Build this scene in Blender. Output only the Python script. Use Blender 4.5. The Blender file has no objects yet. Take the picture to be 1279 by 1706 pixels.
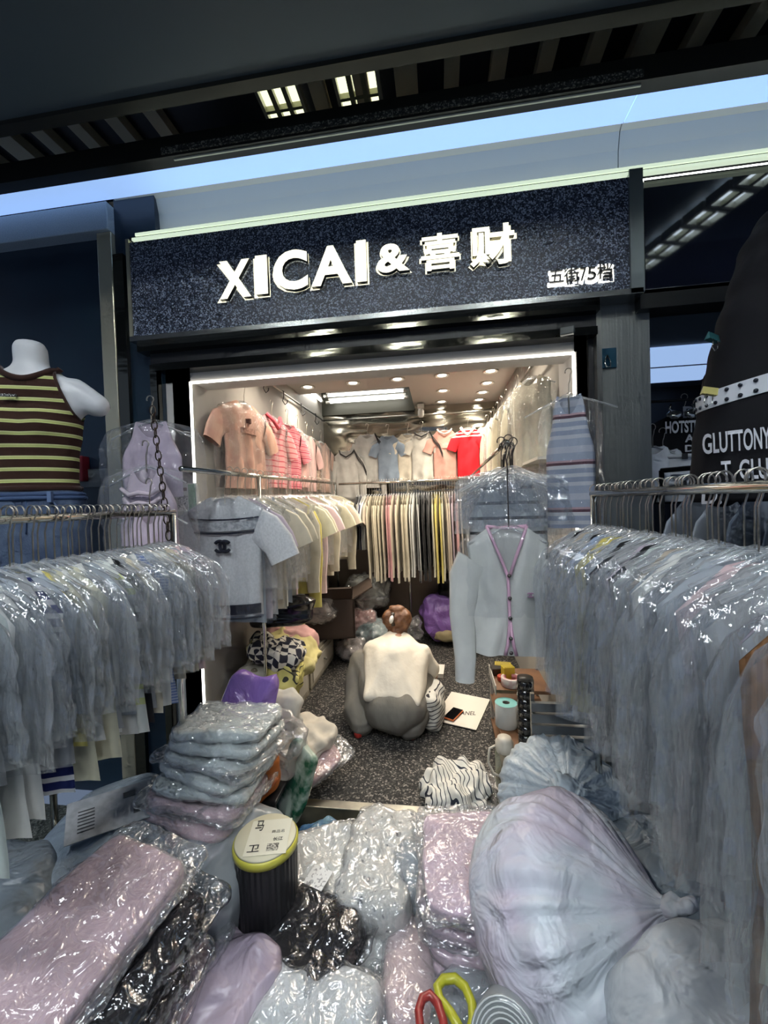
import bpy, bmesh, math, random
from math import sin, cos, pi, radians as R
from mathutils import Vector, Matrix, Euler, noise
SC = bpy.context.scene
COL = SC.collection
random.seed(7)

# ------------------------------------------------------------------ camera
F_PX, YAW, PITCH, ROLL, EYE = 675.0, R(7.8), R(-1.3), R(1.85), 1.6
_A = Vector((-sin(YAW)*cos(PITCH), cos(YAW)*cos(PITCH), sin(PITCH)))
_h = Vector((cos(YAW), sin(YAW), 0)); _v = _h.cross(_A)
_RT = _h*cos(ROLL) - _v*sin(ROLL); _UP = _v*cos(ROLL) + _h*sin(ROLL)
EYEP = Vector((0, 0, EYE))
cam = bpy.data.cameras.new('camera'); camo = bpy.data.objects.new('camera', cam); COL.objects.link(camo)
cam.sensor_fit = 'VERTICAL'; cam.sensor_height = 24.0; cam.lens = 24.0*F_PX/1706.0
cam.clip_start = .02; cam.clip_end = 60
camo.matrix_world = Matrix(((_RT.x, _UP.x, -_A.x, 0), (_RT.y, _UP.y, -_A.y, 0), (_RT.z, _UP.z, -_A.z, EYE), (0, 0, 0, 1)))
SC.camera = camo

def P(px, py, X=None, Y=None, Z=None):
    """the place in the hall that a point of the photograph shows, once one coordinate of it is known"""
    d = _A + _RT*((px-639.5)/F_PX) - _UP*((py-853.0)/F_PX)
    t = X/d.x if X is not None else (Y/d.y if Y is not None else (Z-EYE)/d.z)
    return EYEP + d*t

# ------------------------------------------------------------------ world, exposure
W = bpy.data.worlds.new('world'); SC.world = W; W.use_nodes = True
W.node_tree.nodes['Background'].inputs[0].default_value = (.42, .55, .8, 1)
W.node_tree.nodes['Background'].inputs[1].default_value = .20
vs = SC.view_settings
vs.view_transform = 'Standard'; vs.look = 'None'; vs.gamma = 1; vs.use_curve_mapping = False
vs.exposure = 0.5
SC.cycles.transparent_max_bounces = 16
SC.cycles.adaptive_threshold = .07
SC.cycles.adaptive_min_samples = 12
SC.cycles.max_bounces = 5
SC.cycles.diffuse_bounces = 2
SC.cycles.glossy_bounces = 3
SC.cycles.sample_clamp_indirect = 6
SC.cycles.use_light_tree = False
SC.cycles.caustics_reflective = False; SC.cycles.caustics_refractive = False

CEIL_LAMP = 118.0      # louvre lamps of the hall ceiling
BAND = .58            # long light panel above the shop sign
DOWN = 24.0            # each recessed lamp in the shop (watts)
TUBE = 9.0

# ------------------------------------------------------------------ materials
MATS = {}
def nt(name):
    m = bpy.data.materials.new(name); m.use_nodes = True
    t = m.node_tree; b = t.nodes['Principled BSDF']
    return m, t, b
def N(t, kind, **kw):
    n = t.nodes.new(kind)
    for k, v in kw.items(): setattr(n, k, v)
    return n
def bumpn(t, b, scale=20, strength=.3, detail=3, dist=0., distance=.02, stretch=None, rough=.5):
    tc = N(t, 'ShaderNodeTexCoord'); nz = N(t, 'ShaderNodeTexNoise')
    nz.inputs['Scale'].default_value = scale; nz.inputs['Detail'].default_value = detail
    nz.inputs['Distortion'].default_value = dist; nz.inputs['Roughness'].default_value = rough
    src = tc.outputs['Object']
    if stretch:
        mp = N(t, 'ShaderNodeMapping'); mp.inputs['Scale'].default_value = stretch
        t.links.new(src, mp.inputs[0]); src = mp.outputs[0]
    t.links.new(src, nz.inputs['Vector'])
    bp = N(t, 'ShaderNodeBump'); bp.inputs['Strength'].default_value = strength; bp.inputs['Distance'].default_value = distance
    t.links.new(nz.outputs[0], bp.inputs['Height'])
    if b is not None: t.links.new(bp.outputs[0], b.inputs['Normal'])
    return bp
def c4(c): return (c[0], c[1], c[2], 1)
def mat(name, col, rough=.6, metal=0., spec=.5, bump=None, var=None, coat=0., sheen=0.):
    """plain procedural surface; var = (second colour, scale, detail) blends two colours by noise"""
    if name in MATS: return MATS[name]
    m, t, b = nt(name)
    b.inputs['Base Color'].default_value = c4(col); b.inputs['Roughness'].default_value = rough
    b.inputs['Metallic'].default_value = metal; b.inputs['Specular IOR Level'].default_value = spec
    b.inputs['Coat Weight'].default_value = coat; b.inputs['Sheen Weight'].default_value = sheen
    if var:
        tc = N(t, 'ShaderNodeTexCoord'); nz = N(t, 'ShaderNodeTexNoise'); rp = N(t, 'ShaderNodeValToRGB')
        nz.inputs['Scale'].default_value = var[1]; nz.inputs['Detail'].default_value = var[2]
        lo, hi = (var[3], var[4]) if len(var) > 3 else (.4, .62)
        rp.color_ramp.elements[0].position = lo; rp.color_ramp.elements[0].color = c4(col)
        rp.color_ramp.elements[1].position = hi; rp.color_ramp.elements[1].color = c4(var[0])
        t.links.new(tc.outputs['Object'], nz.inputs['Vector']); t.links.new(nz.outputs[0], rp.inputs[0])
        t.links.new(rp.outputs[0], b.inputs['Base Color'])
    if bump: bumpn(t, b, **bump)
    MATS[name] = m; return m
def fabric(col, name=None):
    key = name or 'cloth_%02d_%02d_%02d' % tuple(int(99*c) for c in col)
    return mat(key, col, rough=.9, spec=.2, sheen=.15, var=(tuple(c*.82 for c in col), 9, 3),
               bump=dict(scale=14, strength=.35, detail=4, distance=.012, stretch=(1, 1, .35)))
def ramp(rp, stops, mode='CONSTANT'):
    cr = rp.color_ramp; cr.interpolation = mode
    while len(cr.elements) < len(stops): cr.elements.new(.5)
    for e, (p, c) in zip(cr.elements, stops): e.position = p; e.color = c4(c)
def striped(name, stops, period, axis=2, offset=0., rough=.9, wobble=.0):
    """woven stripes: the stops repeat every period metres along one axis of the cloth"""
    if name in MATS: return MATS[name]
    m, t, b = nt(name); b.inputs['Roughness'].default_value = rough; b.inputs['Specular IOR Level'].default_value = .2
    tc = N(t, 'ShaderNodeTexCoord'); sp = N(t, 'ShaderNodeSeparateXYZ'); t.links.new(tc.outputs['Object'], sp.inputs[0])
    src = sp.outputs[axis]
    if wobble:
        nz = N(t, 'ShaderNodeTexNoise'); nz.inputs['Scale'].default_value = 6; t.links.new(tc.outputs['Object'], nz.inputs['Vector'])
        ma = N(t, 'ShaderNodeMath', operation='MULTIPLY_ADD'); ma.inputs[1].default_value = wobble
        t.links.new(nz.outputs[0], ma.inputs[0]); t.links.new(src, ma.inputs[2]); src = ma.outputs[0]
    d = N(t, 'ShaderNodeMath', operation='MULTIPLY_ADD'); d.inputs[1].default_value = 1/period; d.inputs[2].default_value = offset+40
    t.links.new(src, d.inputs[0]); fr = N(t, 'ShaderNodeMath', operation='FRACT'); t.links.new(d.outputs[0], fr.inputs[0])
    rp = N(t, 'ShaderNodeValToRGB'); ramp(rp, stops); t.links.new(fr.outputs[0], rp.inputs[0])
    t.links.new(rp.outputs[0], b.inputs['Base Color'])
    bumpn(t, b, scale=14, strength=.3, detail=4, distance=.012)
    MATS[name] = m; return m
def film(name, tint=(.86, .91, .96), a0=.12, a1=.75, rough=.16, scale=30, strength=.6, dist=1.2, stretch=None, power=2.2, distance=.02, g0=.05, g1=.55):
    """thin clear plastic: see-through when faced, cloudy and shiny where it turns away"""
    if name in MATS: return MATS[name]
    m, t, b = nt(name); out = t.nodes['Material Output']; t.nodes.remove(b)
    bp = bumpn(t, None, scale=scale, strength=strength, detail=2, dist=dist, stretch=stretch, distance=distance)
    df = N(t, 'ShaderNodeBsdfDiffuse'); df.inputs[0].default_value = c4(tint)
    tl = N(t, 'ShaderNodeBsdfTranslucent'); tl.inputs[0].default_value = c4(tint)
    dm = N(t, 'ShaderNodeMixShader'); dm.inputs[0].default_value = .42; t.links.new(df.outputs[0], dm.inputs[1]); t.links.new(tl.outputs[0], dm.inputs[2])
    lw = N(t, 'ShaderNodeLayerWeight'); lw.inputs[0].default_value = .5
    pw = N(t, 'ShaderNodeMath', operation='POWER'); pw.inputs[1].default_value = power; t.links.new(lw.outputs['Facing'], pw.inputs[0])
    mr = N(t, 'ShaderNodeMath', operation='MULTIPLY_ADD'); mr.inputs[1].default_value = a1-a0; mr.inputs[2].default_value = a0
    t.links.new(pw.outputs[0], mr.inputs[0])
    tr = N(t, 'ShaderNodeBsdfTransparent'); tr.inputs[0].default_value = (.97, .98, .99, 1)
    gl = N(t, 'ShaderNodeBsdfGlossy'); gl.inputs['Roughness'].default_value = rough; gl.inputs[0].default_value = (1, 1, 1, 1)
    t.links.new(bp.outputs[0], gl.inputs['Normal'])
    p3 = N(t, 'ShaderNodeMath', operation='POWER'); p3.inputs[1].default_value = 3.; t.links.new(lw.outputs['Facing'], p3.inputs[0])
    fr = N(t, 'ShaderNodeMath', operation='MULTIPLY_ADD'); fr.inputs[1].default_value = g1-g0; fr.inputs[2].default_value = g0; t.links.new(p3.outputs[0], fr.inputs[0])
    mx = N(t, 'ShaderNodeMixShader'); t.links.new(mr.outputs[0], mx.inputs[0]); t.links.new(tr.outputs[0], mx.inputs[1]); t.links.new(dm.outputs[0], mx.inputs[2])
    m2 = N(t, 'ShaderNodeMixShader'); t.links.new(fr.outputs[0], m2.inputs[0]); t.links.new(mx.outputs[0], m2.inputs[1]); t.links.new(gl.outputs[0], m2.inputs[2])
    t.links.new(m2.outputs[0], out.inputs['Surface'])
    MATS[name] = m; return m
def emit(name, col, strength):
    if name in MATS: return MATS[name]
    m, t, b = nt(name)
    b.inputs['Base Color'].default_value = c4(col); b.inputs['Emission Color'].default_value = c4(col); b.inputs['Emission Strength'].default_value = strength
    if strength < 6 and 'blue_white' not in name: m.cycles.emission_sampling = 'NONE'
    MATS[name] = m; return m
def speckle(name, cols, scale, rough=.7, bump=.3):
    if name in MATS: return MATS[name]
    m, t, b = nt(name); b.inputs['Roughness'].default_value = rough
    tc = N(t, 'ShaderNodeTexCoord'); vo = N(t, 'ShaderNodeTexVoronoi'); vo.inputs['Scale'].default_value = scale
    t.links.new(tc.outputs['Object'], vo.inputs['Vector'])
    rp = N(t, 'ShaderNodeValToRGB'); ramp(rp, cols); sp = N(t, 'ShaderNodeSeparateColor')
    t.links.new(vo.outputs['Color'], sp.inputs[0]); t.links.new(sp.outputs[0], rp.inputs[0]); t.links.new(rp.outputs[0], b.inputs['Base Color'])
    bp = N(t, 'ShaderNodeBump'); bp.inputs['Strength'].default_value = bump; bp.inputs['Distance'].default_value = .004
    t.links.new(sp.outputs[1], bp.inputs['Height']); t.links.new(bp.outputs[0], b.inputs['Normal'])
    MATS[name] = m; return m

# ------------------------------------------------------------------ mesh building
class MB:
    def __init__(s): s.v = []; s.f = []
    def add(s, vs, fs):
        o = len(s.v); s.v += [tuple(p) for p in vs]; s.f += [tuple(i+o for i in f) for f in fs]; return s
    def box(s, lo, hi, mx=None):
        x0, y0, z0 = lo; x1, y1, z1 = hi
        vs = [Vector(p) for p in ((x0,y0,z0),(x1,y0,z0),(x1,y1,z0),(x0,y1,z0),(x0,y0,z1),(x1,y0,z1),(x1,y1,z1),(x0,y1,z1))]
        if mx is not None: vs = [mx @ p for p in vs]
        return s.add(vs, [(0,3,2,1),(4,5,6,7),(0,1,5,4),(1,2,6,5),(2,3,7,6),(3,0,4,7)])
    def loft(s, secs, cap=True, closed=True):
        n = len(secs[0]); vs = [p for sec in secs for p in sec]; fs = []
        for i in range(len(secs)-1):
            for j in range(n if closed else n-1):
                k = (j+1) % n; fs.append((i*n+j, i*n+k, (i+1)*n+k, (i+1)*n+j))
        if cap and closed: fs.append(tuple(reversed(range(n)))); fs.append(tuple(range((len(secs)-1)*n, len(secs)*n)))
        return s.add(vs, fs)
    def tube(s, pts, r, n=6, cap=True):
        pts = [Vector(p) for p in pts]; m = len(pts); rs = r if isinstance(r, (list, tuple)) else [r]*m
        secs = []; u = None
        for i, p in enumerate(pts):
            d = (pts[min(i+1, m-1)] - pts[max(i-1, 0)]).normalized()
            if u is None: u = d.orthogonal().normalized()
            u = (u - d*u.dot(d)); u = u.normalized() if u.length > 1e-6 else d.orthogonal().normalized()
            w = d.cross(u); secs.append([p + (u*cos(2*pi*k/n) + w*sin(2*pi*k/n))*rs[i] for k in range(n)])
        return s.loft(secs, cap)
    def lathe(s, prof, n=24, c=(0,0,0), mx=None):
        c = Vector(c); secs = []
        for r, z in prof:
            q = [Vector((r*cos(2*pi*k/n), r*sin(2*pi*k/n), z)) for k in range(n)]
            secs.append([(mx @ p if mx is not None else p) + c for p in q])
        return s.loft(secs, True)
    def mesh(s, name, smooth=True, bev=0, seg=2, merge=0):
        me = bpy.data.meshes.new(name); me.from_pydata(s.v, [], s.f)
        bm = bmesh.new(); bm.from_mesh(me)
        if merge: bmesh.ops.remove_doubles(bm, verts=bm.verts, dist=merge)
        bmesh.ops.recalc_face_normals(bm, faces=bm.faces)
        if bev: bmesh.ops.bevel(bm, geom=list(bm.edges), offset=bev, segments=seg, affect='EDGES', profile=.5, clamp_overlap=True)
        for f in bm.faces: f.smooth = smooth
        bm.to_mesh(me); bm.free(); return me

def obj(name, me, m, parent=None, loc=(0,0,0), rot=(0,0,0), sc=(1,1,1)):
    if isinstance(me, MB): me = me.mesh(name, smooth=False)
    o = bpy.data.objects.new(name, me); COL.objects.link(o)
    if len(me.materials) == 0: me.materials.append(m)
    if m is not None and me.materials[0] is not m:
        o.material_slots[0].link = 'OBJECT'; o.material_slots[0].material = m
    o.location = loc; o.rotation_euler = rot; o.scale = sc; o.parent = parent
    return o
def tag(o, label=None, cat=None, group=None, kind=None):
    if label: o['label'] = label
    if cat: o['category'] = cat
    if group: o['group'] = group
    if kind: o['kind'] = kind
    return o
def T(name, label, cat, loc=(0,0,0), rot=(0,0,0), group=None):
    o = bpy.data.objects.new(name, None); COL.objects.link(o); o.empty_display_size = .05
    o.location = loc; o.rotation_euler = rot
    return tag(o, label, cat, group)
def S(name, mb, m, parent=None, bev=0, smooth=False):
    o = obj(name, mb.mesh(name, smooth, bev) if isinstance(mb, MB) else mb, m, parent)
    if parent is None: o['kind'] = 'structure'
    return o
def BX(lo, hi): return MB().box(lo, hi)
def V3(x, y, z): return Vector((x, y, z))
def nz(p, s=1., seed=0.): return noise.noise(Vector((p[0]*s+seed*7.31, p[1]*s-seed*3.17, p[2]*s+seed*1.93)))
_UNIT = ['', 'first', 'second', 'third', 'fourth', 'fifth', 'sixth', 'seventh', 'eighth', 'ninth', 'tenth', 'eleventh', 'twelfth', 'thirteenth',
         'fourteenth', 'fifteenth', 'sixteenth', 'seventeenth', 'eighteenth', 'nineteenth']
def nth(i):
    if i < 20: return _UNIT[i]
    t = {2: 'twent', 3: 'thirt', 4: 'fort', 5: 'fift'}[i//10]
    return t+'ieth' if i % 10 == 0 else t+'y-'+_UNIT[i % 10]

def rblock(w, l, h, n=7., sub=20, amp=.004, scale=14, seed=0, sag=0., ridge=0., rscale=7, layers=0, ldepth=.004, stretch=(1,1,1), shell=None):
    """soft block: a box with rounded edges, wrinkled; layers cuts grooves round the sides as a pile of folds shows"""
    bm = bmesh.new(); bmesh.ops.create_cube(bm, size=2)
    bmesh.ops.subdivide_edges(bm, edges=bm.edges, cuts=sub, use_grid_fill=True)
    for v in bm.verts:
        q = v.co; k = (abs(q.x)**n + abs(q.y)**n + abs(q.z)**n)**(1/n); q = q/k
        p = Vector((q.x*w/2, q.y*l/2, q.z*h/2)); nr = Vector((q.x/w, q.y/l, q.z/h)).normalized()
        s = Vector((p.x*stretch[0], p.y*stretch[1], p.z*stretch[2]))
        d = amp*nz(s, scale, seed) + amp*.6*nz(s, scale*2.3, seed+3)
        if ridge: d += ridge*(1-abs(nz(s, rscale, seed+5))*3.0)
        if shell: d += shell[0] + shell[1]*max(0, .5-abs(nz(s, shell[2], seed+11))*1.6) + shell[1]*.5*max(0, nz(s, shell[2]*2.2, seed+13))
        if layers and abs(q.z) < .93: d -= ldepth*(abs(sin(pi*layers*(q.z*.5+.5)))**.5 < .45)*(1 if max(abs(q.x), abs(q.y)) > .8 else 0)
        if sag: p.z -= sag*(q.x*q.x + q.y*q.y)*.5
        v.co = p + nr*d
    me = bpy.data.meshes.new('block'); bm.to_mesh(me)
    bm.free(); me.polygons.foreach_set('use_smooth', [True]*len(me.polygons)); return me

_DIRS = [Vector((cos(2*pi*k/14)*cos(t), sin(2*pi*k/14)*cos(t), sin(t))) for t in (-1.2,-.75,-.25,.25,.75,1.2) for k in range(14)]
def blob(prims, voxel=.012, smooth=4, wrinkle=0., ws=16, seed=0, stretch=(1,1,1)):
    """one closed surface grown over tapered limbs ('c', p0, r0, p1, r1) and rounded masses ('e', centre, radii, euler)"""
    bm = bmesh.new()
    for pr in prims:
        if pr[0] == 'c':
            tb = bmesh.new()
            for p, r in ((pr[1], pr[2]), (pr[3], pr[4])):
                for d in _DIRS: tb.verts.new(Vector(p)+d*r)
            bmesh.ops.convex_hull(tb, input=list(tb.verts), use_existing_faces=False)
            bmesh.ops.delete(tb, geom=[v for v in tb.verts if not v.link_faces], context='VERTS')
            tm = bpy.data.meshes.new('hull'); tb.to_mesh(tm); tb.free(); bm.from_mesh(tm); bpy.data.meshes.remove(tm)
        elif pr[0] == 'h':
            tb = bmesh.new()
            for p, r in pr[1]:
                for d in _DIRS: tb.verts.new(Vector(p)+d*r)
            bmesh.ops.convex_hull(tb, input=list(tb.verts), use_existing_faces=False)
            bmesh.ops.delete(tb, geom=[v for v in tb.verts if not v.link_faces], context='VERTS')
            tm = bpy.data.meshes.new('hull'); tb.to_mesh(tm); tb.free(); bm.from_mesh(tm); bpy.data.meshes.remove(tm)
        elif pr[0] == 'm': bm.from_mesh(pr[1])
        else:
            e = Euler(pr[3] if len(pr) > 3 else (0,0,0)).to_matrix().to_4x4()
            bmesh.ops.create_icosphere(bm, subdivisions=3, radius=1, matrix=Matrix.Translation(pr[1]) @ e @ Matrix.Diagonal((*pr[2], 1)))
    me = bpy.data.meshes.new('blob_raw'); bm.to_mesh(me); bm.free()
    o = bpy.data.objects.new('blob_raw', me); COL.objects.link(o)
    r = o.modifiers.new('r', 'REMESH'); r.mode = 'VOXEL'; r.voxel_size = voxel
    if smooth: sm = o.modifiers.new('s', 'SMOOTH'); sm.iterations = smooth; sm.factor = .5
    dg = bpy.context.evaluated_depsgraph_get(); dg.update()
    out = bpy.data.meshes.new_from_object(o.evaluated_get(dg))
    bpy.data.objects.remove(o); bpy.data.meshes.remove(me)
    out.materials.clear()
    if wrinkle:
        ns = [v.normal.copy() for v in out.vertices]
        for v, nn in zip(out.vertices, ns):
            q = (v.co.x*stretch[0], v.co.y*stretch[1], v.co.z*stretch[2])
            v.co += nn*(wrinkle*(.7*nz(q, ws, seed) + .5*(.5-abs(nz(q, ws*.6, seed+2)))))
    out.polygons.foreach_set('use_smooth', [True]*len(out.polygons)); return out

def text_mesh(body, size=1., extrude=0., offset=0., align='LEFT', bevel=0.):
    cu = bpy.data.curves.new('lettering', 'FONT'); cu.body = body; cu.size = size; cu.extrude = extrude; cu.offset = offset
    cu.align_x = align; cu.resolution_u = 4; cu.bevel_depth = bevel
    o = bpy.data.objects.new('lettering', cu); COL.objects.link(o)
    dg = bpy.context.evaluated_depsgraph_get(); dg.update()
    me = bpy.data.meshes.new_from_object(o.evaluated_get(dg)); bpy.data.objects.remove(o)
    me.materials.clear(); return me
def fit(me, x0, x1, z0, z1, y=0.):
    """stand a flat mesh (lettering in its own XY plane) up in XZ and fit it to a frame"""
    xs = [v.co.x for v in me.vertices]; ys = [v.co.y for v in me.vertices]
    a, b, c, d = min(xs), max(xs), min(ys), max(ys)
    for v in me.vertices:
        v.co = Vector((x0+(v.co.x-a)/(b-a)*(x1-x0), y-v.co.z, z0+(v.co.y-c)/(d-c)*(z1-z0)))
    return me
# ------------------------------------------------------------------ colours of the place
STEEL = mat('brushed_steel', (.40,.40,.37), .28, 1., bump=dict(scale=60, strength=.08, detail=2, stretch=(1,1,.04)))
CHROME = mat('chrome', (.62,.62,.58), .16, 1.)
DARKSTEEL = mat('dark_mirror_steel', (.16,.15,.12), .10, 1., bump=dict(scale=5, strength=.10, detail=2, stretch=(1,1,3)))
GOLDSTEEL = mat('champagne_steel', (.62,.57,.42), .25, .55)
PILLAR = mat('dark_brushed_pillar', (.27,.28,.265), .40, .9, bump=dict(scale=80, strength=.06, detail=2, stretch=(1,1,.02)))
NAVY = mat('navy_lacquer', (.010,.022,.042), .30, var=((.013,.03,.052), 3, 4), bump=dict(scale=300, strength=.05))
BLACKM = mat('black_metal', (.02,.02,.022), .4, .3)
WHITEP = mat('white_panel', (.58,.56,.53), .5)
INNERW = mat('shop_wall_paint', (.42,.40,.36), .6, var=((.36,.34,.31), 2, 3))
SOFFIT = mat('soffit_paint', (.55,.51,.47), .55)
FASCIA = mat('fascia_paint', (.60,.62,.61), .5)
CAPM = mat('cap_metal', (.42,.50,.58), .4, .1, var=((.34,.42,.5), 200, 1))
GRANITE = speckle('granite_sign_face', [(0,(.008,.010,.022)), (.30,(.030,.038,.066)), (.54,(.10,.12,.18)), (.76,(.38,.44,.56))], 190, .42, 1.)
SHOPFLOOR = speckle('speckled_carpet', [(0,(.006,.006,.006)), (.36,(.022,.021,.020)), (.66,(.07,.066,.06)), (.87,(.22,.20,.18))], 120, .8, .5)
HALLFLOOR = speckle('hall_granite', [(0,(.03,.035,.03)), (.4,(.09,.10,.09)), (.75,(.2,.21,.19))], 160, .35, .1)
CEILP = mat('hall_ceiling_panel', (.085,.11,.125), .5)
PALEBROWN = mat('lightened_bronze_slat', (.74,.65,.46), .45)  # slat colour lightened to make up for missing light in the ceiling void
WAVYSTEEL = mat('wavy_steel_sheet', (.44,.42,.36), .16, 1., bump=dict(scale=2.2, strength=.6, detail=1, distance=.06, stretch=(1,1,3.5)))
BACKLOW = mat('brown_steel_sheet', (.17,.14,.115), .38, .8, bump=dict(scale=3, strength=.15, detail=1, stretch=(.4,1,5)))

# ------------------------------------------------------------------ setting: hall
S('floor', BX((-3.2,-3,-.04),(3.2,1.92,0)), HALLFLOOR)
S('floor_shop', BX((-1.46,1.945,-.04),(.73,4.7,.1)), SHOPFLOOR)
S('trim_threshold', BX((-1.46,1.90,0),(.73,1.955,.108)), mat('threshold_steel', (.6,.58,.5), .3, 1., var=((.42,.4,.36),9,4)), bev=.004)
hc = S('ceiling_hall', BX((-3.2,.9,3.28),(3.2,1.54,3.9)), CEILP)
S('ceiling_high', BX((-5,-5,3.95),(5,.9,4.0)), mat('high_ceiling', (.05,.055,.06), .7))
S('wall_high', BX((-5,.9,3.85),(5,.94,4.0)), CEILP)
S('trim_ceiling_edge', BX((-3.2,1.535,3.262),(3.2,1.585,3.33)), mat('bronze_edge', (.05,.047,.038), .35, .5))
vc = S('ceiling_void', BX((-3.2,1.5,3.72),(3.2,2.8,3.78)), mat('void_black', (.009,.011,.02), .35))
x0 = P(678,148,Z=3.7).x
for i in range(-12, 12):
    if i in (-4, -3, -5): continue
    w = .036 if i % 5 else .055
    obj('slat', BX((x0+i*.221-w, 1.5, 3.66),(x0+i*.221+w, 2.8, 3.72)), PALEBROWN, vc)
S('wall_void_back', BX((-3.2,2.78,2.9),(3.2,2.84,3.78)), NAVY)
LOUVRE = emit('louvre_lamp_glow', (.90,.92,.62), 1.0)
def louvre(cx, cy, z, w, l, label, glow, cols=3, rows=6, rz=0, group=None):
    t = T('louvre_lamp', label, 'ceiling lamp', (cx,cy,z), (0,0,rz), group)
    obj('lamp_panel', BX((-w/2,-l/2,.035),(w/2,l/2,.045)), glow, t)
    fr = MB()
    for a in (-1,1):
        fr.box((a*w/2-.008,-l/2-.008,0),(a*w/2+.008,l/2+.008,.05)); fr.box((-w/2,a*l/2-.008,0),(w/2,a*l/2+.008,.05))
    fr = obj('lamp_frame', fr, mat('lamp_metal', (.5,.5,.42), .4, .5), t)
    gr = MB()
    for i in range(1, cols): gr.box((-w/2+w*i/cols-.012,-l/2,.0),(-w/2+w*i/cols+.012,l/2,.03))
    for i in range(1, rows): gr.box((-w/2,-l/2+l*i/rows-.008,.002),(w/2,-l/2+l*i/rows+.008,.03))
    obj('lamp_grid', gr, mat('lamp_grid_metal', (.30,.30,.2), .4, .5), t)
    return t
a = P(468,168,Z=3.66); louvre(a.x, 2.2, 3.655, .21, .75, 'glowing louvre lamp between the ceiling slats, nearer the mannequin', LOUVRE)
a = P(594,140,Z=3.66); louvre(a.x, 2.2, 3.655, .21, .75, 'glowing louvre lamp between the ceiling slats, nearer the shop middle', LOUVRE)
# rows of hall lamps behind the onlooker; the neighbour's glass sign mirrors one of them
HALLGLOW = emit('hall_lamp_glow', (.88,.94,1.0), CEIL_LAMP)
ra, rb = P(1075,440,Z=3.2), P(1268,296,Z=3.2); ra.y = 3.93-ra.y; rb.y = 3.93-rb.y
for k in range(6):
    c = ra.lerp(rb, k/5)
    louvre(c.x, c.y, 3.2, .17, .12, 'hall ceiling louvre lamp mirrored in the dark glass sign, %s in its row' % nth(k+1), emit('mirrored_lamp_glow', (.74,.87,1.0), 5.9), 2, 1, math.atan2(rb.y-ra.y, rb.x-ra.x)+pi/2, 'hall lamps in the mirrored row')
k = 0
for cx in (-1.6, -.4, .8):
    for cy in (-.45, -1.7):
        k += 1
        louvre(cx, cy, 3.9, .34, .34, 'square hall ceiling louvre lamp above the aisle, %s of six' % nth(k), HALLGLOW, 3, 3, 0, 'hall lamps above the aisle')

# long light panel and fascia over the sign
lp = T('light_panel', 'long glowing blue-white light panel running above the shop sign', 'light panel', (0,0,0))
GLOW = emit('blue_white_panel', (.37,.585,1.0), BAND)
obj('diffuser', BX((-2.9,1.862,3.28),(.872,2.008,3.30)), GLOW, lp)
obj('diffuser', BX((.876,1.862,3.28),(2.9,2.008,3.30)), GLOW, lp)
obj('edge_trim', BX((-2.9,1.80,3.265),(2.9,1.862,3.36)), mat('dark_edge', (.028,.028,.026), .35, .5), lp)
obj('sign_reflection_band', BX((-1.25,1.793,3.276),(.86,1.80,3.305)), speckle('reflected_granite', [(0,(.02,.02,.018)),(.5,(.06,.06,.052)),(.78,(.24,.24,.2))], 170, .5, .5), lp)  # solid strip standing in for the sign's reflection in the mirrored ceiling
obj('bright_line', BX((-1.2,1.815,3.258),(.86,1.822,3.266)), mat('pale_line', (.55,.55,.45), .4), lp)
obj('top_cover', BX((-2.9,1.862,3.302),(2.9,2.05,3.36)), BLACKM, lp)
fs = MB()
for xa, xb in ((-1.69,.868), (.872,2.9)):
    prof = [(2.010,3.285),(2.035,3.27),(2.055,3.20),(2.060,3.12),(2.055,3.00),(2.10,3.00),(2.10,3.285)]
    S('wall_fascia', MB().loft([[(xa,y,z) for y,z in prof], [(xb,y,z) for y,z in prof]]), FASCIA)
S('trim_cap', BX((-3.2,1.97,3.10),(-1.70,2.25,3.245)), CAPM, bev=.004)
S('wall_side_left', BX((-3.2,2.04,0),(-1.78,2.2,3.10)), NAVY)
S('trim_side_band', BX((-3.2,2.02,1.74),(-1.79,2.045,1.84)), mat('grey_band', (.12,.14,.15), .4))
S('trim_post_bright', BX((-1.785,1.99,0),(-1.70,2.12,3.10)), GOLDSTEEL, bev=.004)
S('wall_post_dark', BX((-1.70,2.02,0),(-1.46,2.2,3.30)), NAVY)
S('trim_post_mirror', BX((-1.70,1.995,0),(-1.64,2.03,2.98)), DARKSTEEL)
al = T('fire_alarm_box', 'small dark red alarm box on the navy wall behind the mannequin', 'alarm box', P(137,782,Y=2.03))
obj('housing', MB().box((-.045,-.05,-.07),(.045,.008,.07)).mesh('housing', False, .008), mat('alarm_red', (.20,.01,.02), .35), al)
obj('button_plate', MB().box((-.022,-.055,-.03),(.022,-.049,.02)).mesh('button_plate', False, .002), mat('alarm_dark', (.07,.01,.012), .4), al)

# ------------------------------------------------------------------ setting: shop shell
S('wall_left', BX((-1.42,2.05,.1),(-1.315,4.7,3.1)), INNERW)
S('wall_right', BX((.665,2.05,.1),(.735,4.7,3.1)), INNERW)
wb = S('wall_back', BX((-1.42,4.62,.1),(.735,4.72,3.1)), WAVYSTEEL)
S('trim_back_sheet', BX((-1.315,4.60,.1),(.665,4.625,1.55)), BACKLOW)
S('ceiling', BX((-1.42,2.3,2.68),(.735,3.83,2.74)), SOFFIT)
S('ceiling_side', BX((-.25,3.83,2.68),(.735,4.7,2.74)), SOFFIT)
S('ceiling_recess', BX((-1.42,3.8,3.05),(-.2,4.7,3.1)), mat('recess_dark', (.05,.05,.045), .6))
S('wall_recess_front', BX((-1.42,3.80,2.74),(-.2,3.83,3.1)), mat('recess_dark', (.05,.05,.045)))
S('trim_recess_back', BX((-1.315,4.585,2.63),(-.25,4.62,3.05)), mat('recess_olive', (.09,.09,.07), .5))
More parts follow.
